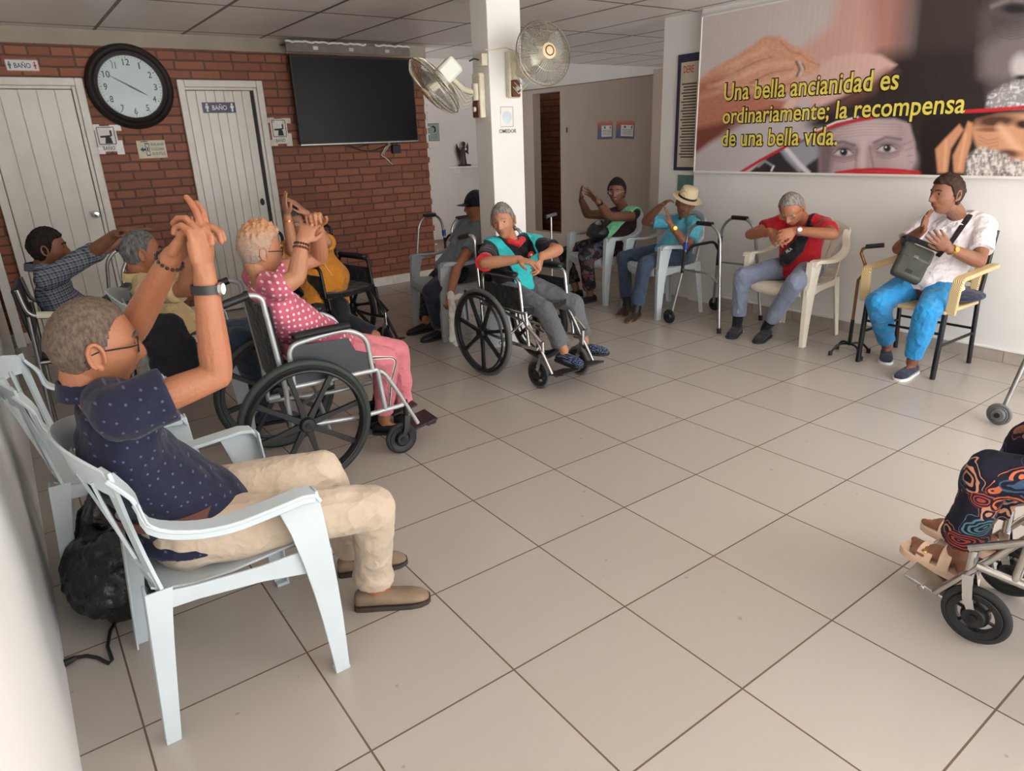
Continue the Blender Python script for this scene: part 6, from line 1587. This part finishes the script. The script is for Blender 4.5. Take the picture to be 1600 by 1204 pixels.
straw = NT('straw'); w_ = straw.n('ShaderNodeTexWave'); w_.inputs['Scale'].default_value = 40; w_.inputs['Distortion'].default_value = 1; straw.l(straw.coords(), w_.inputs['Vector']); straw.color(straw.ramp(w_.outputs['Fac'], [(.2, srgb(206, 184, 142)), (.8, srgb(240, 226, 190))])); straw.bump(w_.outputs['Fac'], .4, .004); straw.set(.8)
Ah = F['A']; hc = F['hc'] + Ah @ V((-.008, 0, .052)); kx = Matrix.Diagonal((1.14, .95, 1))
t = thing('straw_hat', 'pale straw hat with black band on the head of the man in cyan', 'hat', hc)
b = MB(); b.lathe([(.001, .10), (.05, .098), (.072, .088), (.082, .05), (.088, .0), (.125, -.012), (.142, -.004), (.141, -.001), (.122, -.007), (.086, .006), (.02, .02), (.001, .02)], (0, 0, 0), Ah @ kx, 36); b.build('hat_body', straw.m, t)
b = MB(); b.lathe([(.087, .004), (.0855, .022), (.088, .022), (.0895, .004)], (0, 0, 0), Ah @ kx, 36, closed=True); b.build('band', M['black_ink'], t)
# ============ 10 red shirt
redc = fabric('red_cotton', srgb(178, 26, 40), .85)
t10, J, F = human('man in red shirt leaning forward with clasped hands and head bowed', dict(
    pelvis=(4.03, 1.60, .53), yaw=180, neck=ony(1254, 345, 1.56), head=ony(1237, 326, 1.50), face=(-.80, -.18, -.62), hup=(-.6, 0, .8), s=1.02, belly=.4, slump=-.0,
    L=dict(el=(1301, 366, True), wr=(1240, 360, True), tip=(1208, 372, True), n=(.2, .6, -.4), curl=(.55, .6, .6, .65)), R=dict(el=(1172, 366, True), wr=(1204, 362, True), tip=(1232, 378, True), n=(.6, 0, -.4), curl=(.5, .55, .6, .6)),
    legL=dict(kn=(1242, 442, True), an=(1197, 512), toe=(1168, 540)), legR=dict(kn=(1160, 432, True), an=(1152, 505), toe=(1124, 538)),
    skin=SK['tan'], hair=('short', .008, M['hair_grey']), glasses=M['gold'], shirt=redc, sleeve=.6, trousers=fabric('steel_blue_trouser', srgb(120, 128, 148)), tr_len=.80, socks=M['nylon'], shoe=(fabric('black_knit_shoe', srgb(30, 32, 34)), M['rubber'], 'shoe')))
watch(t10, F['loc'], J['elL'], J['wrL'], .86, .031, M['steel'], M['chrome'], -CF)
def blob_thing(name, label, cat, pts, rad, mat, ref, th=None):
    b = MB(); b.blob(pts, rad, 16, ref=ref); o = b.build(name, mat, None, remesh=.007, smooth_it=2); tag(o, label, cat); return o
nn, up_, fw_, ls_ = F['neck'], F['up'], F['fw'], F['ls']
t = thing('waist_pack', 'black waist pack with white lettering worn across the red shirt', 'bag', F['loc'])
front = lambda a, z, o_=.0: F['pel'] + up_ * z + fw_ * (.125 + o_) + ls_ * a
b = MB(); b.blob([front(.10, .30, .0), front(.06, .20, .03), front(-.02, .10, .04), front(-.07, .06, .02)], [(.035, .02), (.055, .035), (.055, .035), (.03, .02)], 14, ref=up_); b.build('pouch', M['nylon'], t, local=F['loc'])
drape('strap', [front(.12, .28, .04), nn + ls_ * .09 - up_ * .08 + fw_ * .13, nn + ls_ * .085 + up_ * .05, nn + ls_ * .04 - fw_ * .14 - up_ * .1], .03, [fw_, fw_, up_, -fw_], F['shirt'], M['nylon'], t, F['loc'], .003, .004, 5)
tp_ = front(.035, .16, .115) - V(F['loc']); text_mesh('FILA', wi, t, 'lettering', tp_, (ls_ * .75 + up_ * .65), (up_ * .75 - ls_ * .65), w=.06, h=.022, off=.02)
# ============ 11 white shirt, blue trousers
wht = fabric('white_polo', srgb(226, 220, 222), .85, .5, .03)
t11, J, F = human('man in white polo and bright blue trousers rubbing his hands, seated in the woven armchair', dict(
    pelvis=(4.02, .62, .54), yaw=183, neck=ony(1497, 343, .60), head=ony(1479, 303, .58), face=(-.88, .42, -.02), hup=(.05, 0, 1), s=1.03, belly=.8, slump=.03, girth=1.1, vox=.0045, ho=dict(nose=1.2),
    L=dict(el=(1530, 408, True), wr=(1482, 388, True), tip=(1456, 362, True), n=(0, .6, .5), curl=(.35, .4, .45, .45)), R=dict(el=(1404, 388, True), wr=(1442, 358, True), tip=(1450, 326, True), n=(0, -.7, -.1), curl=(.10, .12, .15, .2)),
    legL=dict(kn=(1447, 490, True), an=(1425, 566), toe=(1388, 596)), legR=dict(kn=(1372, 472, True), an=(1386, 540), toe=(1386, 572)),
    skin=SK['brown'], hair=('full', .011, M['hair_brown']), brow=M['hair_brown'], seed=5, shirt=wht, collar=wht, sleeve=.72, trousers=fabric('bright_blue_cotton', srgb(42, 138, 196), .8, .5, .06), hem=.050, tr_len=.86, tr_g=1.04, tfold=(.09, .018), shoe=(fabric('navy_canvas', srgb(42, 48, 62)), M['white_paint'], 'slip')))
watch(t11, F['loc'], J['elL'], J['wrL'], .88, .031, M['gold'], M['gold'], -CF)
nn, up_, fw_, ls_ = F['neck'], F['up'], F['fw'], F['ls']
q = onx(1424, 412, 3.72)
t = thing('shoulder_bag', 'dark olive shoulder bag resting on the blue lap of the white shirt man', 'bag', q)
olive = plain('olive_leather', srgb(56, 58, 50), .55, var=.08)
Z_ = (CR * .52 + CU * .80 + CF * .25).normalized(); Y_ = (-CF * .9 + CU * .45); Y_ = (Y_ - Z_ * Y_.dot(Z_)).normalized(); X_ = Y_.cross(Z_)
MB_ = Matrix((X_, Y_, Z_)).transposed()
b = MB(); b.box((0, 0, 0), (.19, .07, .25), MB_); b.build('body', olive, t, bevel=.024)
b = MB(); b.box(MB_ @ V((0, .004, .068)), (.196, .076, .118), MB_); b.build('flap', olive, t, bevel=.02)
b = MB(); b.box(MB_ @ V((.0, .044, .03)), (.03, .008, .02), MB_); b.build('clasp', M['steel'], t, bevel=.002)
b = MB(); b.box(MB_ @ V((.0, .036, -.085)), (.045, .004, .03), MB_); b.build('patch', M['black_ink'], t, bevel=.002)
b = MB(); b.strap([p - q for p in catm([q + MB_ @ V((.08, 0, .10)), q + MB_ @ V((.10, 0, .17)), F['pel'] + fw_ * .20 + up_ * .27 + ls_ * .03], 4)], .04, .005, CR); b.build('strap_end', M['nylon'], t)
drape('strap', [F['pel'] + fw_ * .22 + up_ * .26 + ls_ * .02, nn + ls_ * .06 - up_ * .12 + fw_ * .15, nn + ls_ * .08 + up_ * .04, nn + ls_ * .05 - fw_ * .14 - up_ * .12], .04, [fw_, fw_, up_, -fw_], F['shirt'], M['nylon'], t, q, .003, .004, 5)
# ============ 12 floral trousers at the right edge
fl12 = floral_mat('navy_floral_print', srgb(24, 26, 42), [srgb(206, 108, 74), srgb(86, 124, 138), srgb(160, 70, 60), srgb(60, 84, 110), srgb(196, 140, 110)], 11)
t12, J, F = human('person in dark floral trousers and cream sandals in the wheelchair at right edge', dict(
    pelvis=(1.45, -1.16, .60), yaw=92, neck=(1.45, -1.24, 1.08), head=(1.45, -1.20, 1.30), face=(0, 1, -.1), s=1.0, belly=.6,
    L=dict(el=V((1.20, -1.12, .80)), wr=V((1.30, -.92, .74)), tip=V((1.38, -.78, .72)), n=(0, 0, -1)), R=dict(el=V((1.70, -1.12, .80)), wr=V((1.60, -.92, .74)), tip=V((1.52, -.78, .72)), n=(0, 0, -1)),
    legL=dict(kn=(1535, 735, False), an=(1497, 862), toe=(1420, 845), zf=.14), legR=dict(kn=(1610, 690, False), an=(1530, 822), toe=(1450, 810), zf=.14),
    skin=SK['brown'], barefoot=True, hair=('woman', .012, M['hair_dark']), shirt=fabric('plum_top', srgb(90, 60, 80)), sleeve=.6, trousers=fl12, hem=.066, tr_len=.80, tfold=(.08, .016), vox=.0045))
cream = plain('cream_sandal', srgb(222, 192, 166), .6, var=.04)
for nm in 'LR':
    an = J['an' + nm]; X = J['to' + nm].normalized(); Yv = V((0, 0, 1)).cross(X); f0 = V((an.x, an.y, .14))
    t = thing('sandal', 'cream strapped sandal on the %s foot of the floral trousers' % ('nearer' if nm == 'L' else 'farther'), 'sandal', f0, 0, 'cream sandals')
    b = MB(); out = [(-.075, .022), (-.06, .034), (0, .036), (.06, .042), (.11, .048), (.15, .044), (.18, .028), (.19, .01)]
    rg = lambda z, k_: [X * x + Yv * y * k_ + V((0, 0, z)) for x, y in out] + [X * x - Yv * y * k_ + V((0, 0, z)) for x, y in out[::-1]]
    b.rings([rg(-.012, .94), rg(.006, 1.02), rg(.018, 1.0)]); b.build('sole', cream, t, bevel=.002)
    for x0, h_, w_ in ((.085, .060, .05), (.015, .098, .035)):
        b = MB(); b.strap([X * x0 + Yv * math.cos(a) * .043 + V((0, 0, .014 + (h_ - .012) * math.sin(a))) for a in [math.pi * k / 10 for k in range(11)]], w_, .006, X); st = b.build('strap', cream, t)
    b = MB(); b.lathe([(.001, 0), (.011, 0), (.009, .004), (.001, .004)], X * .085 - Yv * .036 * (1 if nm == 'R' else -1) + V((0, 0, .050)), None, 14); b.build('buckle', M['gold'], t)
# ---- jacket hanging behind the beige shirt man
jc = onz(236, 530, .50)
b = MB(); c0_ = ony(266, 540, 2.40); b.blob([c0_ + V((.02, .0, .13)), c0_ + V((.0, .0, .02)), c0_ + V((.0, -.0, -.14))], [(.07, .04), (.12, .05), (.12, .04)], 18, ref=(1, 0, 0))
o = b.build('jacket', blk, None, remesh=.009, smooth_it=2, disp=(.07, .03)); tag(o, 'black jacket hung over the chair back of the beige shirt man', 'jacket')
b = MB(); qe = ony(222, 510, 2.33); b.tube([qe + V((math.cos(a) * .018, 0, math.sin(a) * .018)) for a in [2 * math.pi * k / 16 for k in range(16)]], .003, 6, closed=True); b.build('emblem', M['white_cloth'], o)
